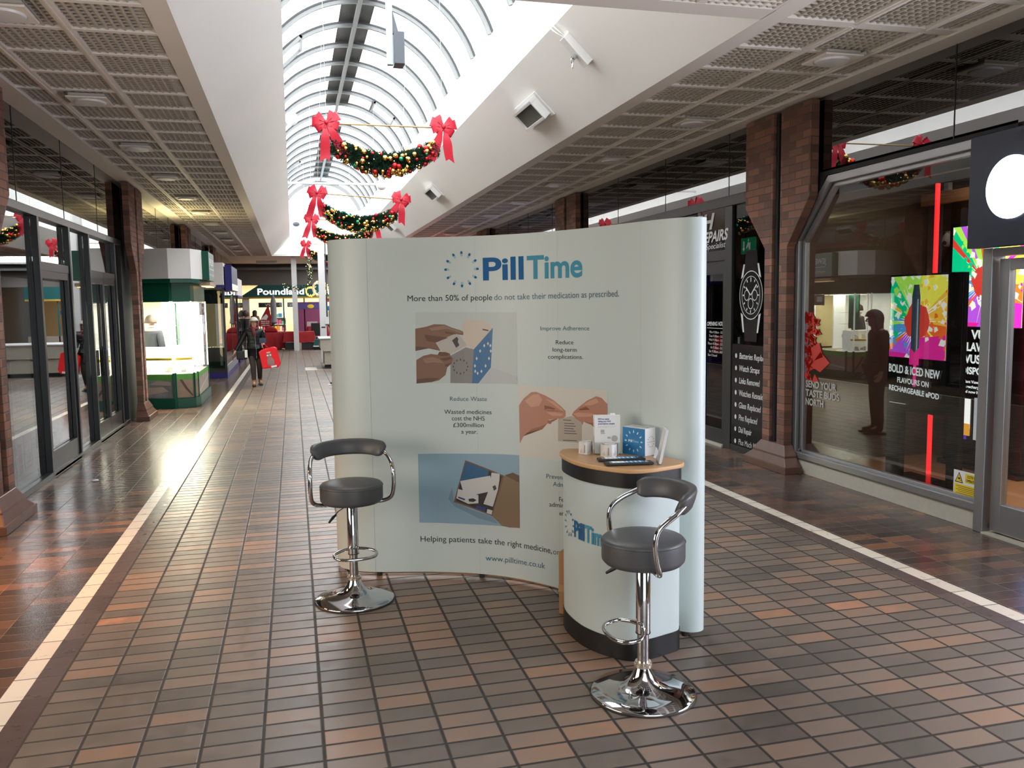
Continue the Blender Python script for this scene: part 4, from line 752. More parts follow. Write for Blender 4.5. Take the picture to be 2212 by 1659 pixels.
MB().box(.20, .21, r8(9.28), r8(9.5), 1.62, 1.98).build('watch_poster', mat('blue_watch_poster', (.03, .16, .26), .4, emit=(.05, .25, .4), es=.25), t); w2 = MB(); ell(w2, r8(9.39), 1.79, .05, .06, .199, 20); w2.build('poster_watch_face', mat('pale_dial', (.45, .55, .6), .4), t)
s = thing('exit_sign', 'green emergency exit sign glowing inside the watch repair shop', 'exit sign', (5.6, 9.60, 2.35))
MB().box(0, .04, 0, .34, 0, .20).build('lightbox', emi('exit_green', (.0, .45, .17), 1.0), s)
v = MB(); v.box(-.002, 0, .22, .25, .06, .16); v.add([(-.002, .20, .07), (-.002, .27, .07), (-.002, .235, .03)], [(0, 1, 2)]); v.prism([(.08, .05), (.10, .05), (.13, .10), (.16, .06), (.18, .08), (.14, .13), (.13, .15), (.09, .13), (.07, .14)], -.002, 0, 'x'); ell(v, .12, .168, .014, .014, -.002, 12); v.build('pictogram', emi('exit_white', (1, 1, 1), 1.3), s)
MB().tube([(.02, .17, .2), (.02, .17, 1.37)], .008, 6).build('rod', M['k'], s)
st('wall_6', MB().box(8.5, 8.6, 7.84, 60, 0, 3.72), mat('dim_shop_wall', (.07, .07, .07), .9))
bc = thing('repair_counter', 'glass-topped counter with yellow edge inside the watch repair shop', 'shop counter', (5.5, 8.35, 0)); MB().box(0, .5, 0, .9, 0, .80).build('carcass', M['greywall'], bc); MB().box(-.03, .5, 0, .9, .80, .87).build('edge', M['yellow'], bc); MB().box(0, .48, .02, .88, .87, 1.1).build('glass_case', M['clearglass'], bc)
# shops further along on the right, behind the display: the games shop shows in reflections
t = thing('added_red_shop', 'unseen shopfront with lit red fascia, added behind the display to redden the ceiling', 'shopfront', (X5, 24.2, 0))  # unseen shop added for its red light on the ceiling
MB().box(-.02, .1, 0, 4.2, 2.35, 2.95).build('fascia', emi('red_fascia', (.9, .03, .03), .9), t); MB().box(0, .1, 0, .1, 0, 2.35).box(0, .1, 2.0, 2.1, 0, 2.35).box(0, .1, 4.1, 4.2, 0, 2.35).box(0, .1, 0, 4.2, 0, .12).build('frame', M['charcoal'], t); MB().box(.04, .05, .1, 4.1, .12, 2.35).build('glass_pane', M['shopglass'], t)
t = thing('games_shop', 'shopfront with lit white fascia and blue lettering, mirrored in the vacant shop glass', 'shopfront', (X5, 15.8, 0))
MB().box(-.02, .1, 0, 5.6, 2.25, 2.95).build('fascia', emi('white_fascia', (.55, .6, .95), .8), t)
v = MB(); put_text(v, 'EBOY', lambda u, z: (-.025, -u, z), -5.3, -.5, 2.42, .34, bold=.04); v.build('fascia_lettering', emi('blue_letters', (.03, .03, .7), .8), t)
MB().box(-.02, .1, 0, .1, 0, 2.25).box(0, .1, 2.7, 2.8, 0, 2.25).box(0, .1, 5.5, 5.6, 0, 2.25).box(0, .1, 0, 5.6, 0, .25).build('frame', M['charcoal'], t); MB().box(.04, .05, .1, 5.5, .25, 2.25).build('glass_pane', M['clearglass'], t)
MB().box(.3, .34, .1, 5.5, 2.15, 2.23).build('strip_light', emi('cool_tube', (.9, .95, 1), 5), t)
random.seed(11)
sh = MB(); sh.box(1.2, 1.6, .2, 5.4, 0, .06)
for z in (.5, 1.0, 1.5): sh.box(1.2, 1.6, .2, 5.4, z, z + .03)
sh.box(1.6, 1.63, .2, 5.4, 0, 2.0); sh.build('shelving', M['grey'], t)
# ================================================================ green jewellery kiosk
K = thing('jewellery_kiosk', 'green and white octagonal jewellery kiosk with brightly lit cases on the left', 'kiosk', (-2.1, 17.0, 0))
kr = lambda P: [(x + 2.1, y - 17.0) for x, y in P]
A = [(-3.05, 16.19), (-2.05, 15.80), (-2.03, 15.90), (-1.72, 15.93), (-1.66, 16.15), (-1.66, 18.1), (-3.05, 18.3)]
MB().prism(kr(A), 0, .17, 'z').build('base', M['green'], K, bevel=.006)
A2 = [(-3.02, 16.23), (-2.07, 15.85), (-2.05, 15.94), (-1.74, 15.97), (-1.70, 16.16), (-1.70, 18.06), (-3.02, 18.26)]
a = kr(A2)
MB().prism([(p[0] * .97, p[1] * .98) for p in a], .17, .58, 'z').build('plinth_body', M['stone'], K)
def panelq(mb, p, q, z0, z1, off=.004):
    dx, dy = q[0] - p[0], q[1] - p[1]; l = math.hypot(dx, dy); nx, ny = dy / l * off, -dx / l * off
    mb.add([(p[0] + nx, p[1] + ny, z0), (q[0] + nx, q[1] + ny, z0), (q[0] + nx, q[1] + ny, z1), (p[0] + nx, p[1] + ny, z1)], [(0, 1, 2, 3)])
pics = [(0, 1, 'photo_panel', (.27, .30, .30)), (2, 3, 'photo_panel', (.33, .23, .16)), (3, 4, 'photo_panel', (.30, .2, .14)), (4, 5, 'photo_panel', (.36, .27, .21))]
for i, j, n_, c in pics:
    m = MB(); panelq(m, a[i], a[j], .18, .50); m.build(n_, mat('kiosk_photo_%d' % i, c, .3, var=.55, vs=5), K)
    m = MB(); panelq(m, a[i], a[j], .50, .60, .005); m.build('lime_band', M['lime'], K)
# blurred hand-with-ring pictures: a few pale and dark shapes on the panels
for (i, j, P, c) in ((0, 1, [(.3, .2), (.9, .3), (.8, .38), (.5, .36), (.25, .3)], (.50, .42, .34)), (0, 1, [(.0, .18), (.35, .18), (.15, .34), (.0, .38)], (.20, .15, .22)), (0, 1, [(.55, .42), (.95, .4), (.95, .47), (.7, .49)], (.46, .40, .33)),
                     (2, 3, [(.2, .5), (.35, .5), (.6, .36), (.9, .22), (.85, .2), (.5, .33)], (.10, .06, .04)), (4, 5, [(.0, .22), (1, .40), (1, .44), (0, .26)], (.55, .52, .48))):
    p, q = a[i], a[j]; dx, dy = q[0] - p[0], q[1] - p[1]; l = math.hypot(dx, dy); nx, ny = dy / l * .006, -dx / l * .006
    MB().add([(p[0] + dx * u + nx, p[1] + dy * u + ny, z) for u, z in P], [tuple(range(len(P)))]).build('picture_detail', mat('pic', c, .35), K)
po = MB()
for i in (0, 1, 2, 3, 4, 5): po.box(a[i][0] - .018, a[i][0] + .018, a[i][1] - .018, a[i][1] + .018, .17, .62)
po.build('corner_post', M['green'], K)
gl = MB()
for i, j in ((0, 1), (1, 2), (2, 3), (3, 4), (4, 5)): panelq(gl, a[i], a[j], .60, 1.88, 0)
gl.build('glass_pane', M['clearglass'], K)
eg = MB()
for i in (1, 2, 3, 5): eg.box(a[i][0] - .012, a[i][0] + .012, a[i][1] - .012, a[i][1] + .012, .6, 1.88)
eg.build('glass_edge', M['lit'], K)  # edges glow by material, imitating glass that catches the case light
MB().prism([(p[0] * .99, p[1] * .99) for p in a], 1.87, 2.24, 'z').build('pelmet', M['green'], K, bevel=.004)
o = [(p[0] * 1.0, p[1] * 1.0) for p in kr([(-3.07, 16.16), (-2.04, 15.78), (-1.70, 15.88), (-1.60, 16.1), (-1.60, 18.15), (-3.07, 18.3)])]
MB().prism(o, 2.20, 2.27, 'z').build('cornice', M['green'], K, bevel=.004)
o = kr([(-3.05, 16.17), (-2.06, 15.75), (-1.70, 15.86), (-1.56, 16.3), (-1.56, 18.1), (-3.05, 18.3)])
MB().prism(o, 2.27, 2.79, 'z').build('fascia', M['white'], K, bevel=.004)
# interior of the kiosk
it = MB(); it.box(-.85, .34, -.7, -.4, .58, .62).box(-.90, -.86, -.7, 1.1, .62, 1.87).box(-.30, .0, .2, .24, .62, 1.87).box(-.1, .34, 1.06, 1.1, .62, 1.87); it.build('glow_lining', M['lit'], K); MB().prism(kr([(-2.9, 16.35), (-1.80, 16.15), (-1.80, 16.45), (-2.9, 16.65)]), .62, 1.06, 'z').build('inner_counter', M['lit'], K); MB().box(-.86, -.1, 1.04, 1.1, .62, 1.87).build('yellow_wall', emi('glowing_yellow_wall', (1.0, .82, .38), .9), K)  # lining, counter and yellow wall glow by emission, imitating lamp light on them
ct = MB(); ct.prism(kr([(-2.95, 16.3), (-2.1, 15.98), (-1.80, 16.05), (-1.78, 16.14), (-2.1, 16.1), (-2.95, 16.42)]), .84, .88, 'z'); ct.build('tray_shelf', M['yellow'], K)
st2 = MB(); random.seed(4)
for i in range(26):
    x = random.uniform(-.38, .30); y = random.uniform(-.92, -.5); z = .62 if i % 2 else .885
    st2.add([(x - .04, y - .03, z), (x + .04, y - .03, z), (x + .04, y + .03, z + .09), (x - .04, y + .03, z + .09), (x - .04, y + .03, z), (x + .04, y + .03, z)], [(0, 1, 2, 3), (0, 4, 5, 1), (0, 3, 4), (1, 5, 2), (3, 2, 5, 4)])
st2.build('jewellery_stand', M['paper'], K)
sv = MB(); sv.box(.08, .30, -.9, -.4, 1.2, 1.21).box(.08, .30, -.9, -.4, 1.45, 1.46); sv.build('glass_shelf', M['clearglass'], K)
MB().box(.06, .085, -.8, -.45, 1.1, 1.85).build('green_backing', M['green'], K)
no = MB(); no.box(.392, .396, .0, .9, 1.62, 1.86); no.build('poster_strip', mat('dull_tan_poster', (.30, .25, .20), .5), K)
no = MB()
for y, z, in ((.08, 1.70), (.62, 1.66)): no.box(.396, .399, y, y + .2, z, z + .12)
no.build('price_card', M['paper'], K)
s = thing('hanging_sign', 'grey-green shop sign hung from the corner of the white kiosk fascia', 'hanging sign', (-1.56, 16.35, 2.28))
MB().box(0, .10, 0, 1.25, -.02, .50).build('sign_box', mat('grey_green_sign', (.23, .29, .27), .4), s, bevel=.004); MB().box(-.0, .12, -.03, .03, -.02, .50).build('edge_strip', M['green'], s)
v = MB(); F2 = lambda u, z: (.103, u, z)
put_text(v, 'JEWELLERY', F2, .25, 1.18, .27, .12, bold=.02); put_text(v, 'WATCH REPAIRS', F2, .28, 1.15, .06, .055, bold=.0); v.box(.101, .103, .28, 1.16, .19, .2); v.build('lettering', M['paper'], s)
b = thing('bracket_lamp', 'warm lit canopy light under the hanging sign of the kiosk', 'lamp', (-1.60, 16.5, 2.16)); MB().box(-.02, .16, -.1, 1.1, 0, .06).build('canopy', mat('tan_canopy', (.45, .32, .22), .5), b); MB().box(.0, .14, 0, 1.0, -.015, 0).build('tube', emi('warm_tube', (1, .7, .3), 2.2), b)
# navy kiosk
def navy(name, label, x0, x1, y0, y1, z1):
    t = thing(name, label, 'kiosk', (x0, y0, 0)); W = x1 - x0; L = y1 - y0
    MB().box(0, W, 0, L, 0, .13).build('base', M['navy'], t, bevel=.006); MB().box(-.02, W + .02, -.03, L, z1 - .62, z1 - .55).build('cornice', M['navy'], t); MB().box(0, W, -.02, L, z1 - .55, z1).build('fascia', M['white'], t, bevel=.005)
    g = MB(); g.box(.01, W - .01, .005, .012, .13, z1 - .62).box(W - .012, W - .005, .02, L - .1, .13, z1 - .62); g.build('glass_pane', M['shopglass'], t)
    for x, y in ((0, 0), (W - .05, 0), (W - .05, L * .5), (W - .05, L - .05)): MB().box(x, x + .05, y, y + .05, .13, z1 - .6).build('post', M['charcoal'], t)
    c = MB(); c.box(.06, W - .2, .3, .34, .3, z1 - .65)
    for i in range(4): c.box(.1 + i * .12, .15 + i * .12, .2, .28, .3, z1 - .75)
    c.build('closed_shutter', M['charcoal'], t); MB().box(.0, W, .3, L - .1, .13, .3).build('inner_plinth', M['grey'], t)
    return t
n1 = navy('card_kiosk', 'navy and white closed kiosk standing beyond the green jewellery kiosk', -2.2, -1.63, 22.2, 26.6, 2.86)
s = thing('hanging_sign', 'dark slate sign with navy edge on the navy kiosk corner', 'hanging sign', (-1.60, 22.3, 2.18)); MB().box(0, .16, 0, .06, 0, .64).build('edge_strip', M['navy'], s); MB().box(0, .14, .06, 2.6, 0, .62).build('sign_box', mat('slate_sign', (.12, .12, .17), .4), s); MB().box(.14, .145, .1, 2.5, .02, .17).build('lit_band', emi('cream_band', (1, .92, .6), .9), s)
n2 = navy('small_kiosk', 'narrow white and navy kiosk at the far end of the left row', -2.2, -1.68, 28.3, 31.0, 2.68)
# ================================================================ end court
P = thing('bargain_shop', 'lit discount shop with dark teal fascia closing the far end', 'shopfront', (-2.5, 42.6, 0))
px = lambda x: x + 2.5
MB().prism([(px(-2.42), 2.22), (px(-1.55), 2.78), (px(6.5), 2.78), (px(6.5), 2.22)], -.12, .2, 'y').build('fascia', M['teal'], P); MB().box(px(-2.45), px(6.5), -.14, .1, 2.14, 2.22).build('yellow_edge', mat('ochre_edge', (.5, .33, .04), .4), P)
v = MB(); F3 = lambda u, z: (px(u), -.125, z); put_text(v, 'Poundland', F3, -1.60, .56, 2.33, .30, bold=.02); put_text(v, 'Home', F3, 1.7, 2.7, 2.33, .26, bold=.03); v.build('fascia_lettering', M['signwhite'], P)
fr = MB()
for x in (-2.2, -.42, .55, 1.6, 2.8, 4.0, 5.2): fr.box(px(x) - .03, px(x) + .03, 0, .08, 0, 2.14)
fr.build('mullion', mat('teal_mullion', (.01, .12, .12), .4), P); MB().box(px(-2.7), px(-2.0), -.05, .3, 0, 2.14).build('pillar', M['white'], P)
MB().box(px(-.42), px(6.5), .0, .06, 0, .55).build('stallriser', mat('taupe_panel', (.36, .31, .26), .5), P); MB().box(px(-1.0), px(6.4), .03, .035, .55, 2.12).build('glass_pane', M['clearglass'], P)
v = MB(); v.box(px(.22), px(1.35), .0, .02, .50, 1.95); v.build('window_poster', mat('plum_poster', (.22, .05, .12), .4, emit=(.22, .05, .10), es=.12), P)
v = MB(); v.box(px(.25), px(1.3), -.012, -.002, 1.62, 1.92); v.build('poster_head', mat('violet_head', (.10, .07, .25), .4), P); v = MB(); v.ball((px(.85), -.02, 1.74), (.16, .01, .10), 14); v.build('poster_roundel', M['yellow'], P); MB().box(px(.65), px(1.15), -.012, -.002, .6, 1.0).build('poster_face', mat('pale_face', (.5, .42, .4), .5), P)
v = MB(); v.box(px(-1.6), px(-.5), .5, .52, 1.72, 1.95).box(px(-.25), px(.5), .5, .52, 1.72, 1.95); v.build('till_sign', M['screen'], P); v = MB(); put_text(v, 'VIDEO', lambda u, z: (px(u), .49, z), -.15, .40, 1.78, .12, bold=.02); put_text(v, 'VIDEO', lambda u, z: (px(u), .49, z), -1.3, -.65, 1.78, .12, bold=.02); v.build('till_lettering', M['paper'], P)
MB().box(px(1.5), px(2.6), -.012, 0, 1.95, 2.12).build('red_header', mat('pink_header', (.6, .06, .10), .5), P); MB().box(px(1.45), px(2.3), -.02, -.008, 1.55, 1.75).build('blue_header', mat('blue_header', (.02, .25, .5), .5), P)
st('wall_7', MB().box(-4, 8, 49.4, 49.5, 0, 3.6), mat('shop_back_wall', (.75, .66, .48), .7)); st('ceiling_bargain_shop', MB().box(-4, 8, 43, 49.4, 3.3, 3.35), M['white']); st('floor_bargain_shop', MB().box(-4, 8, 42.7, 49.4, 0, .02), M['beech'])
st('wall_8', MB().box(-4.1, -4, 42.8, 49.5, 0, 3.7), M['white'])
# shelves of goods
random.seed(21)
pal = [(.6, .05, .05), (.8, .3, .05), (.05, .2, .5), (.8, .75, .6), (.1, .4, .3), (.75, .65, .1), (.5, .1, .3), (.85, .85, .85)]
pm = [mat('packet_%d' % i, c, .5) for i, c in enumerate(pal)]
fills = ['red', 'orange', 'blue', 'cream', 'green', 'yellow', 'magenta', 'white']
for i, (x, y, w_) in enumerate(((-1.55, 45.5, 1.2), (.0, 44.6, 1.1), (1.35, 44.2, 1.4))):
    t = thing('shelving_unit', ['white shelving by the shop doorway behind the walking woman', 'white shelving of goods behind the plum window poster', 'white shelving of goods beside the white court post'][i], 'shelving', (x, y, .02))
    MB().box(0, w_, .35, .38, 0, 1.5).box(0, .03, 0, .38, 0, 1.5).box(w_ - .03, w_, 0, .38, 0, 1.5).build('side_panel', M['pvc'], t)
    for z in (.1, .45, .8, 1.15): MB().box(.03, w_ - .03, 0, .35, z, z + .03).build('shelf', M['pvc'], t)
    for z in (.13, .48, .83, 1.18):
        xx = x + .06; 
        while xx < x + w_ - .2:
            c = random.randrange(8); b_ = random.uniform(.10, .2); h = random.uniform(.15, .28)
            tag(MB().box(0, b_, 0, .2, 0, h).build('product_packet', pm[c], loc=(xx, y + .03, z + .02)), '%s packet on the %s shelf of the %s' % (fills[c], {.13: 'lowest', .48: 'second', .83: 'third', 1.18: 'top'}[z], ['doorway shelving', 'middle shelving', 'shelving by the post'][i]), 'packet', 'goods on the discount shop shelves'); xx += b_ + .015
# court posts
for x, y, l, cb in ((.10, 34.75, 'left slim white square post where the mall opens to the court', 0), (.90, 27.0, 'white post with cable conduit rising from the white bench', 1)):
    t = thing('court_post', l, 'post', (x, y, 0)); MB().box(-.10, .10, -.10, .10, 0, 4.9 if cb else 3.72).build('shaft', M['pvc'], t, bevel=.008)
    if cb: MB().tube([(.13, -.06, 1.35), (.13, -.06, 3.9)], .018, 8).build('conduit', M['slate'], t); MB().box(.06, .18, -.16, -.09, 1.2, 1.42).build('socket_box', M['pvc'], t); MB().box(-.06, .06, -.104, -.10, 1.08, 1.12).build('label_plate', M['k'], t)
# white stepped bench unit
t = thing('planter_bench', 'white enamel stepped bench unit beside the left edge of the display', 'bench unit', (.82, 24.5, 0))
MB().box(0, 2.2, 0, 1.2, .10, .47).build('lower_body', M['stone'], t, bevel=.01); MB().prism([(-.0, .475), (-.11, .57), (-.11, .83), (2.3, .83), (2.3, .57), (2.2, .475)], -.05, 1.3, 'y').build('upper_body', M['stone'], t, bevel=.01); MB().box(-.14, 2.33, -.08, 1.33, .83, .86).build('cap', M['pvc'], t, bevel=.005); MB().box(.04, 2.1, .04, 1.1, 0, .10).build('plinth', M['k'], t)
st('trim_11', MB().box(.28, .60, 23.9, 25.05, .0005, .003).box(.60, 1.6, 23.9, 24.0, .0005, .003), M['stone'])
t = thing('display_screen', 'slim black upright information screen standing behind the white bench', 'information screen', (1.2, 27.4, .0)); MB().box(-.10, .10, -.05, .05, .86, 1.62).box(-.04, .04, -.04, .04, 0, .86).build('case', M['screen'], t); MB().box(-.02, .03, -.055, -.05, 1.15, 1.45).build('lit_screen', emi('screen_pale', (.8, .85, .9), .9), t); MB().box(-.25, .25, -.05, .05, 1.62, 1.72).build('header', M['bluebox'], t)
# draped market tables
def cloth(name, label, x, y, w_, d, h, drop, seed, rz=0, legs=True):
    random.seed(seed); t = thing('market_table', 'folding table under the ' + label.split('draped over the ')[0] + 'of the ' + label.split('draped over the ')[1].split(' down')[0].split(' with')[0].split(' near')[0], 'table', (x, y, 0), rz, 'tables in the far court')
    MB().box(-w_ / 2, w_ / 2, -d / 2, d / 2, h - .04, h - .004).build('tabletop', M['grey'], t)
    for sx in (-1, 1):
        for sy in (-1, 1): MB().tube([(sx * (w_ / 2 - .08), sy * (d / 2 - .06), 0), (sx * (w_ / 2 - .08), sy * (d / 2 - .06), h - .04)], .014, 6).build('leg', M['chrome'], t)
    mb = MB(); n = 28; rings = []
    per = [(-1, -1), (1, -1), (1, 1), (-1, 1)]
    def pt(u, e):
        k = int(u * 4) % 4; q = u * 4 - int(u * 4); a_, b_ = per[k], per[(k + 1) % 4]; return ((a_[0] + (b_[0] - a_[0]) * q) * (w_ / 2 + e), (a_[1] + (b_[1] - a_[1]) * q) * (d / 2 + e))
    N = 64; ph = [random.uniform(-.02, .03) for _ in range(N)]
    lv = [(0.0, h + .002), (.012, h - .01), (.02, h - drop * .3), (.03, h - drop * .65), (.045, h - drop)]
    vs = []; 
    for li, (e, z) in enumerate(lv):
        for i in range(N):
            a_ = pt(i / N, e + (ph[i] + .03 * math.sin(i * 1.1)) * li / 4); vs.append((a_[0], a_[1], max(z + (.02 * math.sin(i * .5) * li / 4), .01)))
    fs = [(l * N + i, l * N + (i + 1) % N, (l + 1) * N + (i + 1) % N, (l + 1) * N + i) for l in range(4) for i in range(N)] + [tuple(range(N))]
    mb.add(vs, fs); o_ = mb.build('tablecloth', M['redcloth'], smooth=True, loc=(x, y, 0)); o_.rotation_euler = (0, 0, rz); return tag(o_, label, 'tablecloth', 'red cloths in the far court')
cloth('c', 'red cloth draped over the left court table down to the floor, beside the woman', -.80, 36.3, .72, .7, .70, .66, 1, .1)
cloth('c', 'red cloth draped over the wide court table with black crates below', .22, 35.6, 1.15, .7, .73, .42, 2)
cloth('c', 'red cloth draped over the rear court table near the black chair', 1.05, 39.4, .9, .8, .85, .5, 3)
t = tag(MB().prism([(-.3, 0), (.25, 0), (.2, .14), (.05, .22), (-.12, .24), (-.28, .12)], -.2, .2, 'y').build('covered_bundle', M['redcloth'], loc=(-.87, 36.3, .712), bevel=.05, smooth=True), 'red cloth-covered bundle on the left draped table', 'bundle')
for i in range(2): t = thing('storage_crate', ['left black storage crate under the wide red-clothed table', 'right black storage crate under the wide red-clothed table'][i], 'crate', (-.12 + .66 * i, 35.45, 0)); MB().box(-.24, .24, -.25, .2, .02, .27).build('body', M['black'], t, bevel=.02); MB().box(-.25, .25, -.26, .21, .25, .29).build('lid', M['k'], t)
t = thing('folded_parasol', 'closed grey parasol standing among the red-clothed tables', 'parasol', (-.80, 38.0, 0)); MB().lathe([(.02, 1.0), (.15, 1.08), (.11, 1.3), (.13, 1.6), (.11, 2.0), (.03, 2.26)], 12).build('canopy', mat('grey_canvas', (.30, .31, .33), .8, var=.3, vs=12), t, smooth=True); MB().tube([(0, 0, 0), (0, 0, 2.3)], .022, 8).build('pole', M['slate'], t); MB().lathe([(.25, 0), (.25, .05), (.05, .08)], 20).build('base', M['k'], t)
t = thing('promotional_flag', 'red and white angled banner stand behind the walking woman', 'banner', (-1.1, 37.0, 0)); MB().prism([(-.30, .95), (.20, .85), (.20, 1.35), (.12, 1.85), (-.28, 1.12)], -.01, .01, 'y').build('banner', M['redcloth'], t); MB().prism([(-.26, 1.2), (.02, 1.45), (.10, 1.35), (.02, 1.2), (-.1, 1.22)], -.014, -.010, 'y').build('white_picture', M['paper'], t); v = MB()
for i, s_ in enumerate(('BIG', 'SALE DAY', 'today only')): put_text(v, s_, lambda u, z: (u, -.013, z), -.2, .14, 1.12 - i * .08, .05, bold=.02)
v.build('lettering', M['paper'], t); MB().tube([(-.05, .03, 0), (.12, .03, 1.84)], .012, 6).build('pole', M['slate'], t)
MB().box(-.25, .2, -.15, .2, 0, .03).build('foot', M['k'], t)
t = thing('office_chair', 'black chair with head rest beside the wide red table', 'chair', (.92, 36.4, 0)); MB().box(-.22, .22, -.22, .22, .42, .50).build('seat', M['leather'], t, bevel=.02); MB().box(-.20, .20, .18, .25, .52, 1.05).build('backrest', M['black'], t, bevel=.02); MB().tube([(0, 0, .08), (0, 0, .42)], .03, 8).build('column', M['k'], t)
for k in range(5): a_ = k * 1.2566; MB().tube([(0, 0, .1), (.26 * math.cos(a_), .26 * math.sin(a_), .04)], .018, 6).build('leg', M['k'], t)
t = thing('gift_box', 'teal boxes on a low trolley beside the white bench', 'boxes', (1.0, 35.2, 0)); MB().box(-.2, .25, -.2, .2, .18, .42).build('box', M['teal'], t); MB().box(-.25, .3, -.25, .25, .12, .17).build('tray', M['paper'], t); MB().box(-.22, .27, -.2, .2, .0, .12).build('undercarriage', M['k'], t)
# lit wreaths and hanging tinsel column in the court
def wreath(loc, rad, label, m1, m2, group=None):
    t = thing('wreath', label, 'wreath', loc); mb = MB(); random.seed(int(rad * 100))
    for i in range(150):
        a_ = random.uniform(0, 6.28); r = rad + random.gauss(0, rad * .13); s_ = rad * .11; q = [random.uniform(-1, 1) for _ in range(6)]
        c = Vector((r * math.cos(a_), random.uniform(-.05, .05), r * math.sin(a_))); mb.add([c, c + Vector(q[:3]) * s_, c + Vector(q[3:]) * s_], [(0, 1, 2)])
    mb.tube([(rad * math.cos(k * .3927), 0, rad * math.sin(k * .3927)) for k in range(16)], rad * .16, 8, True); mb.build('foliage', m1, t); b = MB()
    for i in range(60): a_ = random.uniform(0, 6.28); r = rad + random.gauss(0, rad * .15); b.ball((r * math.cos(a_), -.06 - random.random() * .04, r * math.sin(a_)), rad * .045, 6)
    b.build('fairy_lights', m2, t)['kind'] = 'stuff'; MB().tube([(0, 0, rad), (0, 0, 3.775 - loc[2])], .008, 5).build('hanging_wire', M['slate'], t)
wreath((.82, 40.2, 2.42), .20, 'yellow glowing wreath over the end of the teal fascia lettering', mat('yellow_tinsel', (.7, .5, .05), .5, emit=(1, .7, .1), es=.7), M['bulb'])
wreath((1.12, 36.0, 2.48), .28, 'larger white-gold lit wreath behind the second white post', mat('gold_tinsel', (.6, .45, .25), .5, emit=(1, .8, .5), es=.5), M['bulb'])
t = thing('tinsel_column', 'dark green lit garland hanging down behind the nearest white post', 'garland', (.66, 33.0, 2.3)); mb = MB(); random.seed(2); b = MB()
for i in range(420):
    q = random.random(); br = random.random() < .35
    c = Vector((random.gauss(0, .05), random.gauss(0, .05), .2 + q * 1.35)) if not br else Vector((-1.0 * q, random.gauss(0, .04), .12 + .55 * (q - .5) ** 2 * 1.3 + random.gauss(0, .05)))
    d_ = Vector([random.uniform(-1, 1) for _ in range(3)]) * .07; e_ = Vector([random.uniform(-1, 1) for _ in range(3)]) * .03; mb.add([c - e_, c + e_, c + d_], [(0, 1, 2)])
    if i % 7 == 0: b.ball(c + Vector((0, -.05, 0)), .010, 6)
mb.build('foliage', M['needle'], t); b.build('fairy_lights', M['bulb'], t)['kind'] = 'stuff'
# ================================================================ curved pop-up display
def path_len(L):
    s_ = [0]
    for a, b in zip(L, L[1:]): s_.append(s_[-1] + (b - a).length)
    return s_
def surf(L, S_, side=-1):
    """maps arc length and height to a point on an upright curved surface"""
    nr = []
    for i in range(len(L)):
        a = L[max(i - 1, 0)]; b = L[min(i + 1, len(L) - 1)]; t = (b - a).normalized(); nr.append(Vector((t.y, -t.x)) * (-side))
    def f(s, z, off=0.001):
        s = min(max(s, 0), S_[-1]); i = 0
        while i < len(S_) - 2 and S_[i + 1] < s: i += 1
        u = (s - S_[i]) / (S_[i + 1] - S_[i]); p = L[i].lerp(L[i + 1], u) + nr[i].lerp(nr[i + 1], u) * off
        return (p.x, p.y, z)
    return f
PL = smooth_path([(x, y) for x, y in PP], 4); PS = path_len(PL); pf = surf(PL, PS)
ZB, ZT = .03, 2.188
D = thing('popup_display', 'large curved white pop-up exhibition display printed with pill logo and photographs', 'exhibition display', (1.2, 5.2, 0))
off = Vector((-1.2, -5.2, 0))
def loc_(p): return (p[0] - 1.2, p[1] - 5.2, p[2])
mb = MB(); n = len(PL); nz = 2
vs = [loc_(pf(s, z, 0)) for z in (ZB, ZT) for s in PS] + [loc_(pf(s, z, -.012)) for z in (ZB, ZT) for s in PS]
fs = [(i, i + 1, n + i + 1, n + i) for i in range(n - 1)] + [(2 * n + i, 3 * n + i, 3 * n + i + 1, 2 * n + i + 1) for i in range(n - 1)] + [(i, 2 * n + i, 2 * n + i + 1, i + 1) for i in range(n - 1)] + [(n + i, n + i + 1, 3 * n + i + 1, 3 * n + i) for i in range(n - 1)] + [(0, n, 3 * n, 2 * n), (n - 1, 3 * n - 1, 4 * n - 1, 2 * n - 1)]
mb.add(vs, fs); GP = mb.build('graphic_panel', M['panel'], D, smooth=True)
# back frame of the display: lattice posts and feet
bf = MB()
for s in (.35, .68, 1.37, 1.96, 2.60, 2.95):
    p = Vector(loc_(pf(s, 0, -.05))); bf.tube([(p.x, p.y, .02), (p.x, p.y, ZT - .03)], .010, 6)
for z0, z1 in ((.1, .78), (.78, 1.46), (1.46, 2.1)):
    for s0, s1 in ((.68, 1.37), (1.37, 1.96), (1.96, 2.6)):
        for q in ((z0, z1), (z1, z0)): bf.tube([loc_(pf(s0 + (s1 - s0) * u / 5, q[0] + (q[1] - q[0]) * u / 5, -.05)) for u in range(6)], .007, 5)
bf.build('lattice_frame', M['alu'], D)
for s in (.70, 1.375, 1.975, 2.62, 2.9):
    p = loc_(pf(s, 0, -.03)); MB().lathe([(.018, 0), (.018, .045)], 12, Matrix.Translation((p[0], p[1], 0))).build('foot', M['rubber'], D)
tr = MB()
for s0, s1 in ((.3, 2.95),):
    tr.tube([loc_(pf(s0 + (s1 - s0) * u / 40, .012, -.05)) for u in range(41)], .010, 6)
tr.build('base_rail', M['card'], D)
sm = MB()
for s, wd in ((D_seam[0], .0024), (D_seam[1], .0009), (D_seam[2], .0009), (D_seam[3], .0009)): sm.add([loc_(pf(s - wd / 2, ZB, .0006)), loc_(pf(s + wd / 2, ZB, .0006)), loc_(pf(s + wd / 2, ZT, .0006)), loc_(pf(s - wd / 2, ZT, .0006))], [(0, 1, 2, 3)])
sm.build('panel_seam', M['seam'], D)
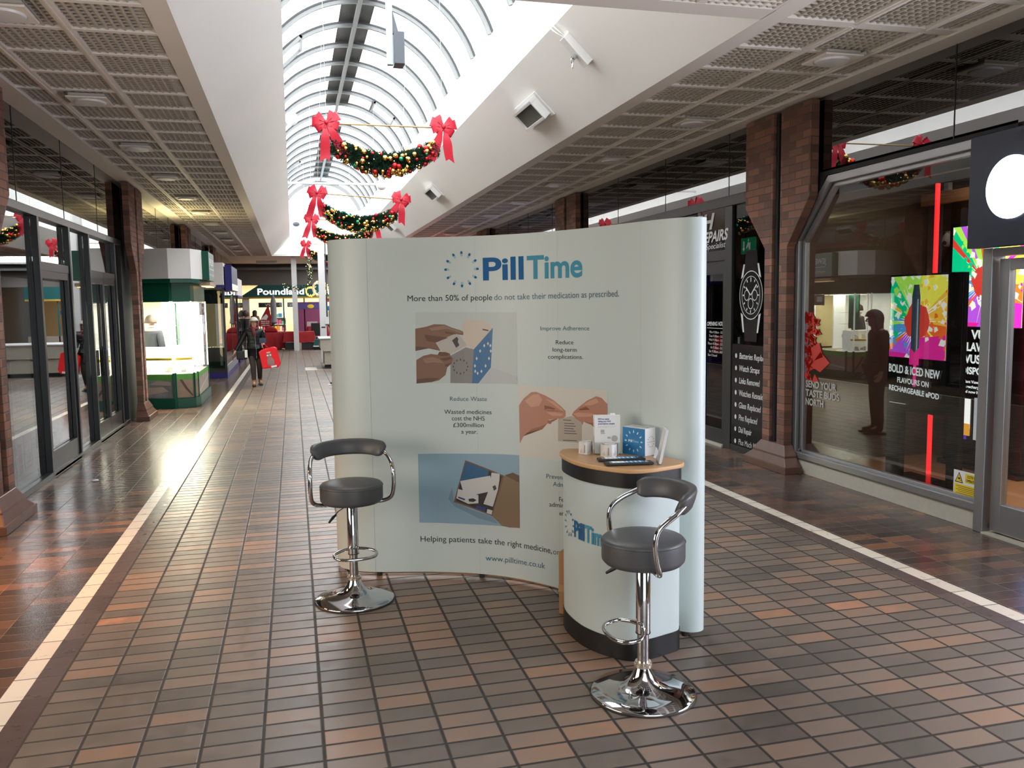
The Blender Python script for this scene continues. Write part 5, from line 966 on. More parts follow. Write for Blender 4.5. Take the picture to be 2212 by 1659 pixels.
# printed photographs
def printed(name, data, base, label):
    mb = MB(); ms = []; 
    bm_done = []
    for q, (m, P) in enumerate(data):
        if m not in ms: ms.append(m)
        bm = bmesh.new(); vs = [bm.verts.new((s, z, 0)) for s, z in P]
        try: bm.faces.new(vs)
        except ValueError: bm.free(); continue
        bmesh.ops.triangulate(bm, faces=bm.faces[:])
        s0 = min(p[0] for p in P); s1 = max(p[0] for p in P)
        for c in PS:
            if s0 < c < s1: bmesh.ops.bisect_plane(bm, geom=bm.verts[:] + bm.edges[:] + bm.faces[:], plane_co=(c, 0, 0), plane_no=(1, 0, 0))
        bm.verts.index_update(); mb.m = ms.index(m)
        mb.add([loc_(pf(v.co.x, v.co.y, base + q * .00006)) for v in bm.verts], [tuple(v.index for v in f.verts) for f in bm.faces]); bm.free()
    o = mb.build(name, [M[m] for m in ms], D); o['label'] = label; return o
printed('printed_photo', D_A, .0008, 'printed photograph of two hands taking a sachet from a blue box')
printed('printed_photo', D_B, .0008, 'printed photograph of two hands tearing a sachet')
printed('printed_photo', D_C, .0008, 'pale blue printed photograph of an open cardboard box of products')
tx = {'k': MB(), 'b': MB(), 'g': MB(), 'logo1': MB(), 'logo2': MB(), 'logo3': MB()}
F0 = lambda s, z: loc_(pf(s, z, .0012))
for t_, s0, s1, z0, z1, cap, c in D_T:
    if c == 'logo':
        sp_ = s0 + (s1 - s0) * (1127 - 1043.5) / (1258.3 - 1043.5); sq = s0 + (s1 - s0) * (1134 - 1043.5) / (1258.3 - 1043.5)
        put_text_cut(tx['logo1'], 'Pill', F0, s0, sp_, z0, cap, z0, PS, bold=.026); put_text_cut(tx['logo2'], 'Time', F0, sq, s1, z0, cap, z1, PS, bold=.026)
    else: put_text_cut(tx[c], t_.strip(), F0, s0, s1, z0, cap * .98, z1, PS)
def capsules(m1, m2, fn, cu, cv, ru, rv, l=.024, w=.0105):
    for i in range(12):
        a = i * math.pi / 6; ca, sa = math.cos(a), math.sin(a); x, y = cu + ru * ca, cv + rv * sa
        for mbx, d0, d1, aa in ((m1, 0, l / 2, 0), (m2, -l / 2, 0, math.pi)):
            P = []
            e = d1 if aa == 0 else d0; sg = 1 if aa == 0 else -1
            P.append((0, -w / 2)); 
            for k in range(7): q = -math.pi / 2 + math.pi * k / 6; P.append((e - sg * w / 2 + sg * w / 2 * math.cos(q), w / 2 * math.sin(q)))
            P.append((0, w / 2)); mbx.add([fn(x + ca * u - sa * v, y + sa * u + ca * v) for u, v in P], [tuple(range(len(P)))])
capsules(tx['logo1'], tx['logo3'], F0, D_ring[0], D_ring[1], .096, .096, .034, .0145)
for k, m in tx.items():
    if m.v: o = m.build({'k': 'black_lettering', 'b': 'slate_lettering', 'g': 'grey_lettering', 'logo1': 'logo_blue', 'logo2': 'logo_teal', 'logo3': 'logo_pale'}[k], M[k], D)
# ================================================================ promotion counter
CL = smooth_path([(x, y) for x, y in CP], 4, True); CL.append(CL[0].copy()); CS = path_len(CL)
cf = surf(CL, CS); cc = Vector((1.60, 4.06))
C = thing('promotion_counter', 'white rounded promotion counter with black bands and beech top', 'counter', (cc.x, cc.y, 0))
ring = [(p.x - cc.x, p.y - cc.y) for p in CL[:-1]]
def scaled(k): 
    return [(x + k * x / math.hypot(x, y), y + k * y / math.hypot(x, y)) for x, y in ring]
o = MB().prism(scaled(-.004), .10, .875, 'z').build('wrap_graphic', M['panel'], C, smooth=True)
MB().prism(scaled(.0), .0, .105, 'z').build('base_band', M['counterblack'], C, smooth=True); MB().prism(scaled(.004), .868, .942, 'z').build('top_band', M['counterblack'], C, smooth=True)
MB().prism(scaled(.018), .942, .964, 'z').build('worktop', M['beech'], C, smooth=True, bevel=.006, seg=3)
sm = CS
F1 = lambda s, z: tuple(Vector(cf(s, z, .0008)) - Vector((cc.x, cc.y, 0)))
m1, m2, m3 = MB(), MB(), MB()
(ca_, cb_, cc_, ctop) = D_ct
lw = cb_[0] - ca_[0]; ch_ = ctop[1] - ca_[1]; put_text_cut(m1, 'Pill', F1, ca_[0], ca_[0] + lw, ca_[1], ch_, ca_[1], CS, bold=.026); put_text_cut(m2, 'Time', F1, ca_[0] + lw * 1.07, ca_[0] + lw * 2.62, ca_[1], ch_, ca_[1], CS, bold=.026)
capsules(m1, m3, F1, ca_[0] - .075, ca_[1] + .05, .06, .06, .022, .009)
m1.build('logo_blue', M['logo1'], C); m2.build('logo_teal', M['logo2'], C); m3.build('logo_pale', M['logo3'], C)
# cardboard carton behind the counter
t = thing('cardboard_carton', 'tall brown cardboard carton on the floor behind the counter', 'carton', (1.525, 4.49, 0), R(-40))
MB().box(-.085, .085, -.08, .08, 0, .36).build('box', M['card'], t, bevel=.003); MB().box(-.0865, .0865, -.0815, .0815, .13, .17).build('tape', M['tape'], t)
ZW = .9645
# leaflet holder with leaflets
t = thing('leaflet_holder', 'clear holder with white leaflets standing at the back of the counter', 'leaflet holder', (1.590, 4.175, ZW), R(-16)); t.rotation_euler = (R(-12), 0, R(-16))
MB().box(-.068, .068, 0, .018, .004, .207).build('leaflet', M['paper'], t, bevel=.001)
tx_ = MB(); FL = lambda u, v: (u, -.0008, v)
for i, s_ in enumerate(('PillTime makes', 'taking your NHS', 'prescription simple')): put_text(tx_, s_, FL, -.048, (.012, .02, .04)[i], .183 - .0125 * i, .0085, bold=.03)
tx_.build('heading', mat('leaflet_navy', (.05, .08, .30), .5), t)
tx_ = MB(); put_text(tx_, 'delivered to your door each month', FL, -.048, .048, .147, .004); put_text(tx_, 'for free', FL, -.048, -.0, .141, .004); tx_.box(-.035, -.012, -.0008, 0, .107, .112)
tx_.add([(.038 + .017 * math.cos(k * .4189), -.0009, .083 + .017 * math.sin(k * .4189)) for k in range(15)], [tuple(range(15))]); tx_.box(-.035, -.015, -.0008, 0, .114, .130); tx_.box(.0, .018, -.0008, 0, .082, .092)
tx_.build('small_print', mat('leaflet_grey', (.42, .43, .44), .5), t)
MB().box(-.072, .072, -.022, -.019, 0, .062).box(-.072, .072, .02, .023, 0, .212).box(-.072, .072, -.022, .023, -.0, .004).box(-.074, -.072, -.022, .023, 0, .062).box(.072, .074, -.022, .023, 0, .062).box(.02, .045, .02, .023, .212, .22).build('holder', M['acrylic'], t)
# second holder, end-on
t = thing('leaflet_stand', 'second clear leaflet stand seen edge-on at the right of the counter', 'leaflet holder', (1.738, 3.872, ZW)); t.rotation_euler = (R(-12), 0, R(-108))
MB().box(-.06, .06, .0, .012, .006, .175).build('leaflet', M['paper'], t); MB().box(-.064, .064, -.016, -.013, 0, .07).box(-.064, .064, .013, .016, 0, .18).box(-.064, .064, -.016, .016, 0, .004).build('holder', M['acrylic'], t)
# blue box
b = thing('medicine_box', 'blue and white medicine box with ring of capsules on the counter', 'box', (1.747, 4.045, ZW), R(28))
# local x along the white end face, y along the blue face (away), z up
Lb, Wb, Hb = .150, .086, .145
MB().box(0, Wb, 0, Lb, 0, Hb).build('carton', M['paper'], b, bevel=.001)
MB().box(-.0008, 0, .0, Lb, 0.0, Hb - .002).build('blue_face', M['bluebox'], b)
a_, c_, d_ = MB(), MB(), MB(); FB = lambda u, v: (-.0014, Lb - u, v)
capsules(c_, a_, FB, Lb / 2, Hb / 2, .054, .052, .015, .007); put_text(a_, 'Pill', FB, .040, .066, .067, .013, bold=.03); put_text(c_, 'Time', FB, .068, .108, .067, .013, bold=.01)
a_.build('white_print', M['paper'], b); c_.build('pale_print', mat('pale_cyan_print', (.35, .68, .80), .5), b)
FE = lambda u, v: (u, -.0006, v); capsules(d_, d_, FE, Wb / 2 + .004, Hb / 2, .026, .028, .007, .0032); put_text(d_, 'PillTime', FE, Wb / 2 - .012, Wb / 2 + .020, Hb / 2 - .003, .005)
d_.build('grey_print', mat('grey_print', (.16, .15, .17), .5), b); MB().box(.02, .055, .01, .012, Hb, Hb + .0006).box(.05, .054, .02, .12, Hb, Hb + .0006).build('tab_slit', M['k'], b)
# sachet rolls
def roll(x, y, r, h, label, seed, loose=0):
    random.seed(seed); t = thing('sachet_roll', label, 'sachet roll', (x, y, ZW), 0, 'sachet rolls on the counter')
    P = [Vector(((r + .004 * math.sin(k * 1.3) + .003 * random.random() - .0007 * k) * math.cos(k * .42), (r + .004 * math.sin(k * 1.3) - .0007 * k) * math.sin(k * .42))) for k in range(44)]
    mb = MB(); n = len(P); w_ = [random.uniform(-.0015, .0025) for _ in P]
    mb.add([(p.x, p.y, .0005) for p in P] + [(p.x * .97, p.y * .97, h + w_[i]) for i, p in enumerate(P)], [(i, i + 1, n + i + 1, n + i) for i in range(n - 1)])
    mb.build('sachet_strip', mat('sachet_plastic', (.74, .73, .70), .3, bump=.4, bs=60), t, smooth=True)
    MB().lathe([(r - .012, .002), (r - .014, h - .004), (.01, h - .007)], 20).build('coiled_core', M['paper'], t, smooth=True)
    pr = MB()
    for k in range(5):
        a0 = R(-150 + k * 32); 
        if k % 2: pr.add([((r + .0058) * math.cos(a0 + q), (r + .0058) * math.sin(a0 + q), z) for q, z in ((0, .012), (.09, .012), (.09, h - .012), (0, h - .012))], [(0, 1, 2, 3)])
        else:
            for j in range(4): pr.add([((r + .0058) * math.cos(a0 + q), (r + .0058) * math.sin(a0 + q), z) for q, z in ((j * .08, .010), (j * .08 + .03, .010), (j * .08 + .03, .022 + .006 * (j % 3)), (j * .08, .022 + .006 * (j % 3)))], [(0, 1, 2, 3)])
    pr.build('printed_marks', M['grey'], t); return t
roll(1.484, 4.225, .038, .066, 'left roll of white medicine sachets on the counter', 1); roll(1.578, 4.118, .048, .064, 'wider right roll of white medicine sachets in front of the leaflets', 2)
# tablets
def tablet(x, y, rz, label, z):
    t = thing('tablet', label, 'tablet', (x, y, z), R(rz), 'tablets on the counter'); t.rotation_euler = (R(-1.5), 0, R(rz))
    MB().box(-.12, .12, -.036, .036, .002, .014).build('case', M['rubber'], t, bevel=.005, seg=3); MB().box(-.102, .094, -.030, .030, .0138, .0146).build('screen', mat('tablet_screen_' + str(int(abs(rz))), (.03, .045, .07), .12), t)
    s_ = MB(); s_.box(-.085, -.02, -.026, .026, .0146, .0149); s_.build('lit_page', emi('tablet_grey', (.38, .40, .42), .8), t)
    s_ = MB(); s_.box(-.02, .075, -.026, .026, .0146, .0149); s_.build('blue_page', emi('tablet_blue', (.05, .16, .30), .8), t)
    s_ = MB()
    for i in range(7): s_.box(-.08 + .022 * i, -.078 + .022 * i + .006, -.02, .018, .0149, .0151)
    s_.build('page_marks', emi('tablet_white', (.75, .8, .82), .5), t); return t
tablet(1.590, 3.985, -10, 'further black-cased tablet lying on the counter', ZW); tablet(1.585, 3.870, -9, 'nearer black-cased tablet at the front edge of the counter', ZW)
# ================================================================ bar stools
def stool(name, label, loc, rz, seatz=.725, lever=True):
    t = thing('bar_stool', label, 'bar stool', loc, R(rz), 'chrome bar stools with grey vinyl seats')
    MB().lathe([(.0, .004), (.232, .002), (.238, .007), (.232, .014), (.17, .024), (.115, .036), (.085, .050), (.062, .072), (.046, .098), (.037, .122), (.034, .13)], 64, cap=False).build('base', M['chrome'], t, smooth='all')
    MB().lathe([(.235, .0), (.241, .003), (.236, .007)], 64, cap=False).build('base_rim', M['rubber'], t, smooth=True)
    MB().lathe([(.036, .125), (.041, .128), (.041, .142), (.036, .146), (.036, .152)], 32).build('collar', mat('clear_collar', (.75, .66, .55), .1, .8), t, smooth=True)
    MB().lathe([(.026, .14), (.026, .30)], 32).build('gas_column', M['chrome'], t, smooth=True)
    MB().lathe([(.0325, .285), (.0325, .60), (.029, .605)], 32).build('column_sleeve', M['chrome'], t, smooth=True)
    MB().lathe([(.034, .283), (.034, .287)], 32).build('sleeve_ring', M['rubber'], t)
    # foot rest: flat bow towards the front
    P = smooth_path([(.025, -.012, .318), (.075, -.03, .314), (.122, -.07, .306), (.112, -.135, .298), (.05, -.165, .294), (-.05, -.165, .294), (-.112, -.135, .298), (-.122, -.07, .306), (-.075, -.03, .314), (-.025, -.012, .318)], 5)
    MB().tube(P, .0095, 10).build('footrest', M['chrome'], t, smooth='all')
    MB().box(-.085, .085, -.085, .085, seatz - .128, seatz - .112).build('seat_plate', M['black'], t, bevel=.004)
    MB().lathe([(.0, seatz - .112), (.172, seatz - .112), (.184, seatz - .098), (.186, seatz - .085), (.186, seatz - .020), (.184, seatz - .008), (.176, seatz), (.12, seatz + .007), (.0, seatz + .009)], 56, cap=False).build('seat', M['leather'], t, smooth='all')
    MB().lathe([(.1855, seatz - .017), (.1885, seatz - .0145), (.1855, seatz - .012)], 56, cap=False).build('piping', M['leather'], t, smooth=True)
    zs = seatz
    for sx in (-1, 1):
        P = smooth_path([(sx * .02, .0, zs - .122), (sx * .10, -.005, zs - .122), (sx * .185, -.015, zs - .118), (sx * .232, -.035, zs - .092), (sx * .244, -.055, zs - .03), (sx * .244, -.060, zs + .04), (sx * .242, -.045, zs + .09), (sx * .236, .0, zs + .125), (sx * .224, .05, zs + .150), (sx * .20, .10, zs + .178)], 5)
        MB().tube(P, .0125, 12).build('armrest', M['chrome'], t, smooth='all')
    # curved back cushion
    mb = MB(); N = 26; prof = 12; vs = []; rings = []
    for i in range(N + 1):
        a = R(19 + 142 * i / N); e = abs(i / N - .5) * 2; k = 1.0 - .42 * max(0, (e - .82) / .18) ** 2; zc = zs + .188 - .015 * e ** 3
        for j in range(prof):
            q = 2 * math.pi * j / prof; c_, s_ = math.cos(q), math.sin(q); c2 = math.copysign(abs(c_) ** .6, c_); s2 = math.copysign(abs(s_) ** .6, s_)
            r = .212 + .023 * c2 * k + .014 * s2; vs.append((r * math.cos(a) * 1.03, r * math.sin(a) * .95, zc + .047 * s2 * k))
    fs = [(i * prof + j, (i + 1) * prof + j, (i + 1) * prof + (j + 1) % prof, i * prof + (j + 1) % prof) for i in range(N) for j in range(prof)] + [tuple(range(prof - 1, -1, -1)), tuple(N * prof + j for j in range(prof))]
    mb.add(vs, fs); mb.build('backrest', M['leather'], t, smooth='all')
    MB().tube([(-.02, -.02, zs - .125), (-.09, -.07, zs - .15), (-.115, -.088, zs - .17)], .004, 6).build('lever', M['chrome'], t)
    MB().tube([(-.105, -.080, zs - .165), (-.125, -.095, zs - .178), (-.15, -.115, zs - .20)], [.006, .009, .006], 8).build('lever_grip', M['rubber'], t, smooth=True)
    return t
stool('bar_stool', 'bar stool standing left of the display, back turned to its edge', (.300, 5.06, 0), 4, .715)
stool('bar_stool', 'bar stool nearest the camera, right, in front of the white counter', (1.475, 3.435, 0), -88, .725)
# ================================================================ Christmas garlands
def needle_proto(L, sag, rad, n, seed):
    random.seed(seed); mb = MB()
    def c(u): return Vector(((u - .5) * L, 0, -sag * (1 - (2 * u - 1) ** 2)))
    for i in range(n):
        u = random.random(); p = c(u); env = rad * (.72 + .28 * math.sin(math.pi * u)); a = random.uniform(0, 6.28)
        d = Vector((random.uniform(-.5, .5), math.cos(a), math.sin(a))).normalized(); base = p + d * env * random.uniform(.25, .6); tip = p + d * env * random.uniform(.8, 1.15)
        ax = (tip - base).normalized(); sd = ax.cross(Vector((random.random(), random.random(), random.random()))).normalized() * .011; sd2 = ax.cross(sd).normalized() * .011
        o = len(mb.v); mb.v += [tuple(base + sd), tuple(base - sd * .5 + sd2), tuple(base - sd * .5 - sd2), tuple(tip)]; mb.f += [(o, o + 1, o + 3), (o + 1, o + 2, o + 3), (o + 2, o, o + 3)]; mb.mi += [0] * 3
        for k in range(3):
            q = base.lerp(tip, .35 + .22 * k); e = (sd * (1 if k % 2 else -1) * 2.6 + ax * .018); o = len(mb.v); mb.v += [tuple(q - ax * .006), tuple(q + ax * .006), tuple(q + e)]; mb.f += [(o, o + 1, o + 2)]; mb.mi += [0]
    mb.tube([c(i / 16) for i in range(17)], rad * .42, 8)
    return mb.mesh('pine_foliage', M['needle']), c
def loft(mb, pts, wid, nrm=(0, -1, 0)):
    """a ribbon through pts with given half widths"""
    o = len(mb.v); n = len(pts)
    for p, wv in zip(pts, wid): mb.v += [tuple(Vector(p) - Vector(wv)), tuple(Vector(p) + Vector(wv))]
    mb.f += [(o + 2 * i, o + 2 * i + 1, o + 2 * i + 3, o + 2 * i + 2) for i in range(n - 1)]; mb.mi += [0] * (n - 1)
def bow_parts(seed):
    random.seed(seed); mb = MB()
    for sx in (-1, 1):
        for (ang, l, w_) in ((18, .17, .062), (-22, .15, .055), (52, .15, .05), (-52, .12, .045)):
            a = R(ang + random.uniform(-6, 6)); d = Vector((sx * math.cos(a), 0, math.sin(a))); up = Vector((-sx * math.sin(a), 0, math.cos(a)))
            P, W = [], []
            for k in range(9):
                q = k / 8; x = l * math.sin(math.pi * q) ** .8; y = -.045 * math.cos(math.pi * q) * (.4 + q * .6) - .02; ww = w_ * (.12 + .88 * math.sin(math.pi * q) ** .7)
                P.append(d * x + Vector((0, y, 0))); W.append(up * ww + Vector((0, .012 * math.sin(k * 2.2), 0)))
            loft(mb, P, W)
    mb.ball((0, -.045, 0), (.026, .022, .03), 10); loops = mb
    tails = []
    for sx, l, tw in ((-1, .36, .02), (1, .33, .05)):
        m = MB(); P = []; W = []
        for k in range(8):
            q = k / 7; P.append(Vector((sx * (.02 + .09 * q), -.03 - .015 * math.sin(q * 5), -.03 - l * q))); W.append(Vector((.02 + .04 * min(1, q * 2), .01 * math.sin(q * 6 + tw * 40), 0)) * (1 if k < 7 else 1))
        loft(m, P, W); e = P[-1]; o = len(m.v); m.v += [tuple(e - W[-1]), tuple(e + W[-1]), tuple(e + W[-1] + Vector((sx * .02, 0, -.06))), tuple(e + Vector((0, 0, -.02))), tuple(e - W[-1] + Vector((sx * .02, 0, -.05)))]; m.f += [(o, o + 1, o + 2, o + 3, o + 4)]; m.mi += [0]
        tails.append(m)
    return loops, tails
GL, GS, GR = 1.50, .52, .125
fol, cfun = needle_proto(1.36, .24, .165, 3600, 5)
bl_, tl_ = bow_parts(3); bowm = bl_.mesh('bow', M['ribbon']); tailm = [q.mesh('tail', M['ribbon']) for q in tl_]
for me in [bowm] + tailm:
    for p in me.polygons: p.use_smooth = True
ballm = {k: MB().ball((0, 0, 0), 1, 14).mesh('bauble_' + k, M[m]) for k, m in (('gold', 'gold'), ('red', 'redb'), ('green', 'greenb'))}
for me in ballm.values():
    for p in me.polygons: p.use_smooth = True
def garland(loc, tilt, label, seed, nb, rz=0):
    random.seed(seed); t = thing('christmas_garland', label, 'garland', loc, R(rz), 'bauble garlands across the mall'); t.rotation_euler = (0, R(tilt), R(rz))
    f_ = link('foliage', fol, t, (0, 0, -.25))
    MB().tube([(-GL / 2 - .02, 0, 0), (GL / 2 + .02, 0, 0)], .011, 8).build('support_bar', M['cane'], t)
    for i in range(nb):
        u = random.uniform(.03, .97); p = cfun(u); a = random.uniform(R(120), R(330)) if random.random() < .85 else random.uniform(0, 6.28); env = .165 * (.72 + .28 * math.sin(math.pi * u))
        k = random.choices(('gold', 'red', 'green'), (66, 26, 8))[0]; r = random.uniform(.018, .038)
        c_ = p + Vector((0, math.cos(a) * env * .95, math.sin(a) * env * .95)) + Vector((0, 0, -.25))
        if random.random() < .75: c_.y = -abs(c_.y)
        o = link('bauble', ballm[k], t, c_); o.scale = (r, r, r)
        if k != 'gold': o['label'] = '%s bauble' % k
    lb_ = MB()
    for i in range(36):
        u = random.random(); p = cfun(u); a = random.uniform(0, 6.28); lb_.ball(p + Vector((0, math.cos(a) * .15, math.sin(a) * .15 - .25)), .006, 6)
    lb_.build('fairy_lights', M['bulb'], t)['kind'] = 'stuff'
    for sx in (-1, 1):
        b = link('bow', bowm, t, (sx * GL / 2, -.05, .0)); b.rotation_euler = (0, R(random.uniform(-14, 14)), R(random.uniform(-15, 15))); b.scale = (1.06, 1.06, 1.06)
        for q in tailm: link('tail', q, b, (0, 0, 0))
        ho = MB().tube([(sx * GL / 2 + .02 * math.cos(k), 0, .05 + .02 * math.sin(k)) for k in [i * .6283 for i in range(10)]], .003, 5, True); ho.build('hook', M['chrome'], t); MB().tube([(sx * GL / 2, 0, .06), (sx * GL / 2, 0, 6.53 - loc[2])], .0015, 4).build('hanging_wire', M['pvc'], t)
    return t
garland((CX, 11.35, 4.09), 0, 'nearest and largest bauble garland with two red bows hanging under the skylight', 11, 98)
garland((CX, 15.9, 3.74), 3.5, 'second bauble garland from the camera, its bar tilted down to the right', 12, 90)
garland((CX - .0, 21.0, 3.80), 1, 'third bauble garland from the camera, just below the second', 13, 70, 4)
garland((CX, 29.28, 3.81), 0, 'furthest bauble garland, half hidden by the left top corner of the display', 14, 50)
# ================================================================ people
def skin_mesh(name, nodes, edges, m, parent, root=0, sub=1):
    me = bpy.data.meshes.new(name); me.from_pydata([p for p, r in nodes], edges, []); o = bpy.data.objects.new(name, me); COL.objects.link(o)
    sk = o.modifiers.new('s', 'SKIN'); sk.use_smooth_shade = True; ly = me.skin_vertices[0].data if me.skin_vertices else None
    if ly is None:
        bm = bmesh.new(); bm.from_mesh(me); bm.verts.layers.skin.verify(); bm.to_mesh(me); bm.free(); ly = me.skin_vertices[0].data
    for i, (p, r) in enumerate(nodes): ly[i].radius = r if isinstance(r, tuple) else (r, r); ly[i].use_root = (i == root)
    sb = o.modifiers.new('u', 'SUBSURF'); sb.levels = sub; sb.render_levels = sub
    dg = bpy.context.evaluated_depsgraph_get(); dg.update(); m2 = bpy.data.meshes.new_from_object(o.evaluated_get(dg)); bpy.data.objects.remove(o)
    m2.materials.clear(); m2.materials.append(m); m2.name = name
    for p in m2.polygons: p.use_smooth = True
    return link(name, m2, parent)
def person(label, loc, rz, J, h=1.55, clothes=None, hair='hairw', hairlen=.16, extras=None, group=None):
    """J: joint positions facing -y. One continuous body mesh with clothing and hair as its children"""
    k = h / 1.62
    V = lambda n: tuple(c * k for c in J[n])
    nodes = []; idx = {}; edges = []
    def nd(n, p, r, pr=None):
        idx[n] = len(nodes); nodes.append((tuple(c * k for c in p), tuple(c * k for c in r) if isinstance(r, tuple) else r * k))
        if pr: edges.append((idx[pr], idx[n]))
    nd('pelvis', J['pelvis'], (.15, .11)); nd('waist', J['waist'], (.13, .095), 'pelvis'); nd('chest', J['chest'], (.155, .11), 'waist'); nd('neck0', J['neck'], (.06, .06), 'chest')
    hd = Vector(J['head']); nk = Vector(J['neck'])
    nd('neck1', nk.lerp(hd, .42), (.052, .055), 'neck0'); nd('jaw', hd + Vector((0, -.012, -.05)), (.062, .075), 'neck1'); nd('skull', hd + Vector((0, .004, .03)), (.076, .092), 'jaw'); nd('crown', hd + Vector((0, .01, .085)), (.055, .07), 'skull')
    for s in ('L', 'R'):
        nd('sh' + s, J['sh' + s], .055, 'chest'); nd('el' + s, J['el' + s], .042, 'sh' + s); nd('wr' + s, J['wr' + s], .026, 'el' + s)
        w_ = Vector(J['wr' + s]); d = (w_ - Vector(J['el' + s])).normalized(); sd = Vector((0, 1, 0)).cross(d); sd = Vector((0, 1, 0)) if abs(d.z) > .5 else Vector((1, 0, 0))
        nd('pa' + s, w_ + d * .045, (.032, .022), 'wr' + s)
        fb = w_ + d * .075; curl = Vector((0, -.012, 0)) + d * .0
        for f_ in range(4):
            o_ = sd * (.027 - .018 * f_); l = (.058, .066, .062, .048)[f_]
            nd('f%d%s' % (f_, s), fb + o_, .0095, 'pa' + s); nd('g%d%s' % (f_, s), fb + o_ + d * l * .55 + curl, .0085, 'f%d%s' % (f_, s)); nd('h%d%s' % (f_, s), fb + o_ * .9 + d * l * .9 + curl * 2.6, .007, 'g%d%s' % (f_, s))
        nd('t0' + s, w_ + d * .035 - sd * .036 + Vector((0, -.008, 0)), .011, 'pa' + s); nd('t1' + s, w_ + d * .075 - sd * .045 + Vector((0, -.02, 0)), .009, 't0' + s)
        nd('hi' + s, J['hi' + s], .088, 'pelvis'); nd('kn' + s, J['kn' + s], .058, 'hi' + s); nd('ca' + s, Vector(J['kn' + s]).lerp(Vector(J['an' + s]), .35), .053, 'kn' + s); nd('an' + s, J['an' + s], .035, 'ca' + s); nd('to' + s, J['to' + s], (.03, .026), 'an' + s)
    bd = skin_mesh('person', nodes, edges, M['skin'], None, 0, 1); bd.location = loc; bd.rotation_euler = (0, 0, R(rz)); tag(bd, label, 'person', group)
    cl = clothes or {}
    # face
    H = hd * k; fc = MB()
    fc.tube([H + Vector((0, -.078, .025)) * k, H + Vector((0, -.098, -.008)) * k, H + Vector((0, -.08, -.018)) * k], [.008 * k, .014 * k, .008 * k], 8); fc.build('nose', M['skin'], bd, smooth='all')
    fc = MB()
    for sx in (-1, 1): fc.ball(H + Vector((sx * .030, -.080, .020)) * k, (.010 * k, .006 * k, .006 * k), 8)
    fc.build('eyes', M['k'], bd); MB().ball(H + Vector((0, -.083, -.045)) * k, (.022 * k, .008 * k, .006 * k), 8).build('mouth', mat('lips', (.38, .10, .09), .5), bd)
    for sx in (-1, 1): MB().ball(H + Vector((sx * .078, .008, .005)) * k, (.010 * k, .018 * k, .028 * k), 8).build('ear', M['skin'], bd, smooth='all')
    # hair cap
    hm = MB(); vs = []; n = 22; rr = 12
    for i in range(rr + 1):
        for j in range(n):
            a = 2 * math.pi * j / n; front = max(0, -math.sin(a)); th = math.pi * (i / rr) * (.50 + hairlen * 2.2 * (1 - front ** .5 * 1.02)) ; th = min(th, math.pi * .62)
            low = max(0, (i / rr) - .8) * 5
            x, y, z = .103 * math.sin(th) * math.cos(a), .114 * math.sin(th) * math.sin(a) + .008, .115 * math.cos(th) + .022
            if front > .25 and i / rr > .62: z = max(z, .05); y = y * .97
            elif low > 0: z -= hairlen * low * (1 - front); x *= 1 + .10 * low
            jit = 1 + .02 * math.sin(j * 5 + i); vs.append(tuple((H + Vector((x * jit, y * jit, z)) * k)))
    hm.add(vs, [(i * n + j, i * n + (j + 1) % n, (i + 1) * n + (j + 1) % n, (i + 1) * n + j) for i in range(rr) for j in range(n)]); ho = hm.build('hair', M[hair], bd, smooth='all')
    so = ho.modifiers.new('s', 'SOLIDIFY'); so.thickness = -.010
    # trousers, coat, boots
    T = lambda n, r: (V(n), r * k)
    nn = [T('pelvis', .125), T('hiL', .098), T('knL', .073), (tuple(Vector(V('knL')).lerp(Vector(V('anL')), .6)), .060 * k), (tuple(Vector(V('knL')).lerp(Vector(V('anL')), .96)), .056 * k)]
    nn += [T('hiR', .098), T('knR', .073), (tuple(Vector(V('knR')).lerp(Vector(V('anR')), .6)), .060 * k), (tuple(Vector(V('knR')).lerp(Vector(V('anR')), .96)), .056 * k)]
    skin_mesh('trousers', nn, [(0, 1), (1, 2), (2, 3), (3, 4), (0, 5), (5, 6), (6, 7), (7, 8)], M[cl.get('trousers', 'trouser')], bd)
    el = lambda a, b, f: tuple(Vector(V(a)).lerp(Vector(V(b)), f))
    hem = cl.get('hem'); cm = M[cl.get('coat', 'coat')]
    nn = [T('waist', .0)]; nn[0] = (V('waist'), (.172 * k, .135 * k)); nn += [(V('chest'), (.185 * k, .14 * k)), (el('chest', 'neck', .6), (.105 * k, .085 * k)), (V('shL'), .072 * k), (V('elL'), .060 * k), (el('elL', 'wrL', .5), .052 * k), (el('elL', 'wrL', .97), .043 * k), (V('shR'), .072 * k), (V('elR'), .060 * k), (el('elR', 'wrR', .5), .052 * k), (el('elR', 'wrR', .97), .043 * k), (V('pelvis'), (.20 * k, .155 * k))]
    ee = [(0, 1), (1, 2), (1, 3), (3, 4), (4, 5), (5, 6), (1, 7), (7, 8), (8, 9), (9, 10), (0, 11)]
    if hem: nn.append(((V('pelvis')[0], V('pelvis')[1], hem * k), (.215 * k, .165 * k))); ee.append((11, 12))
    ct_ = skin_mesh('coat', nn, ee, cm, bd)
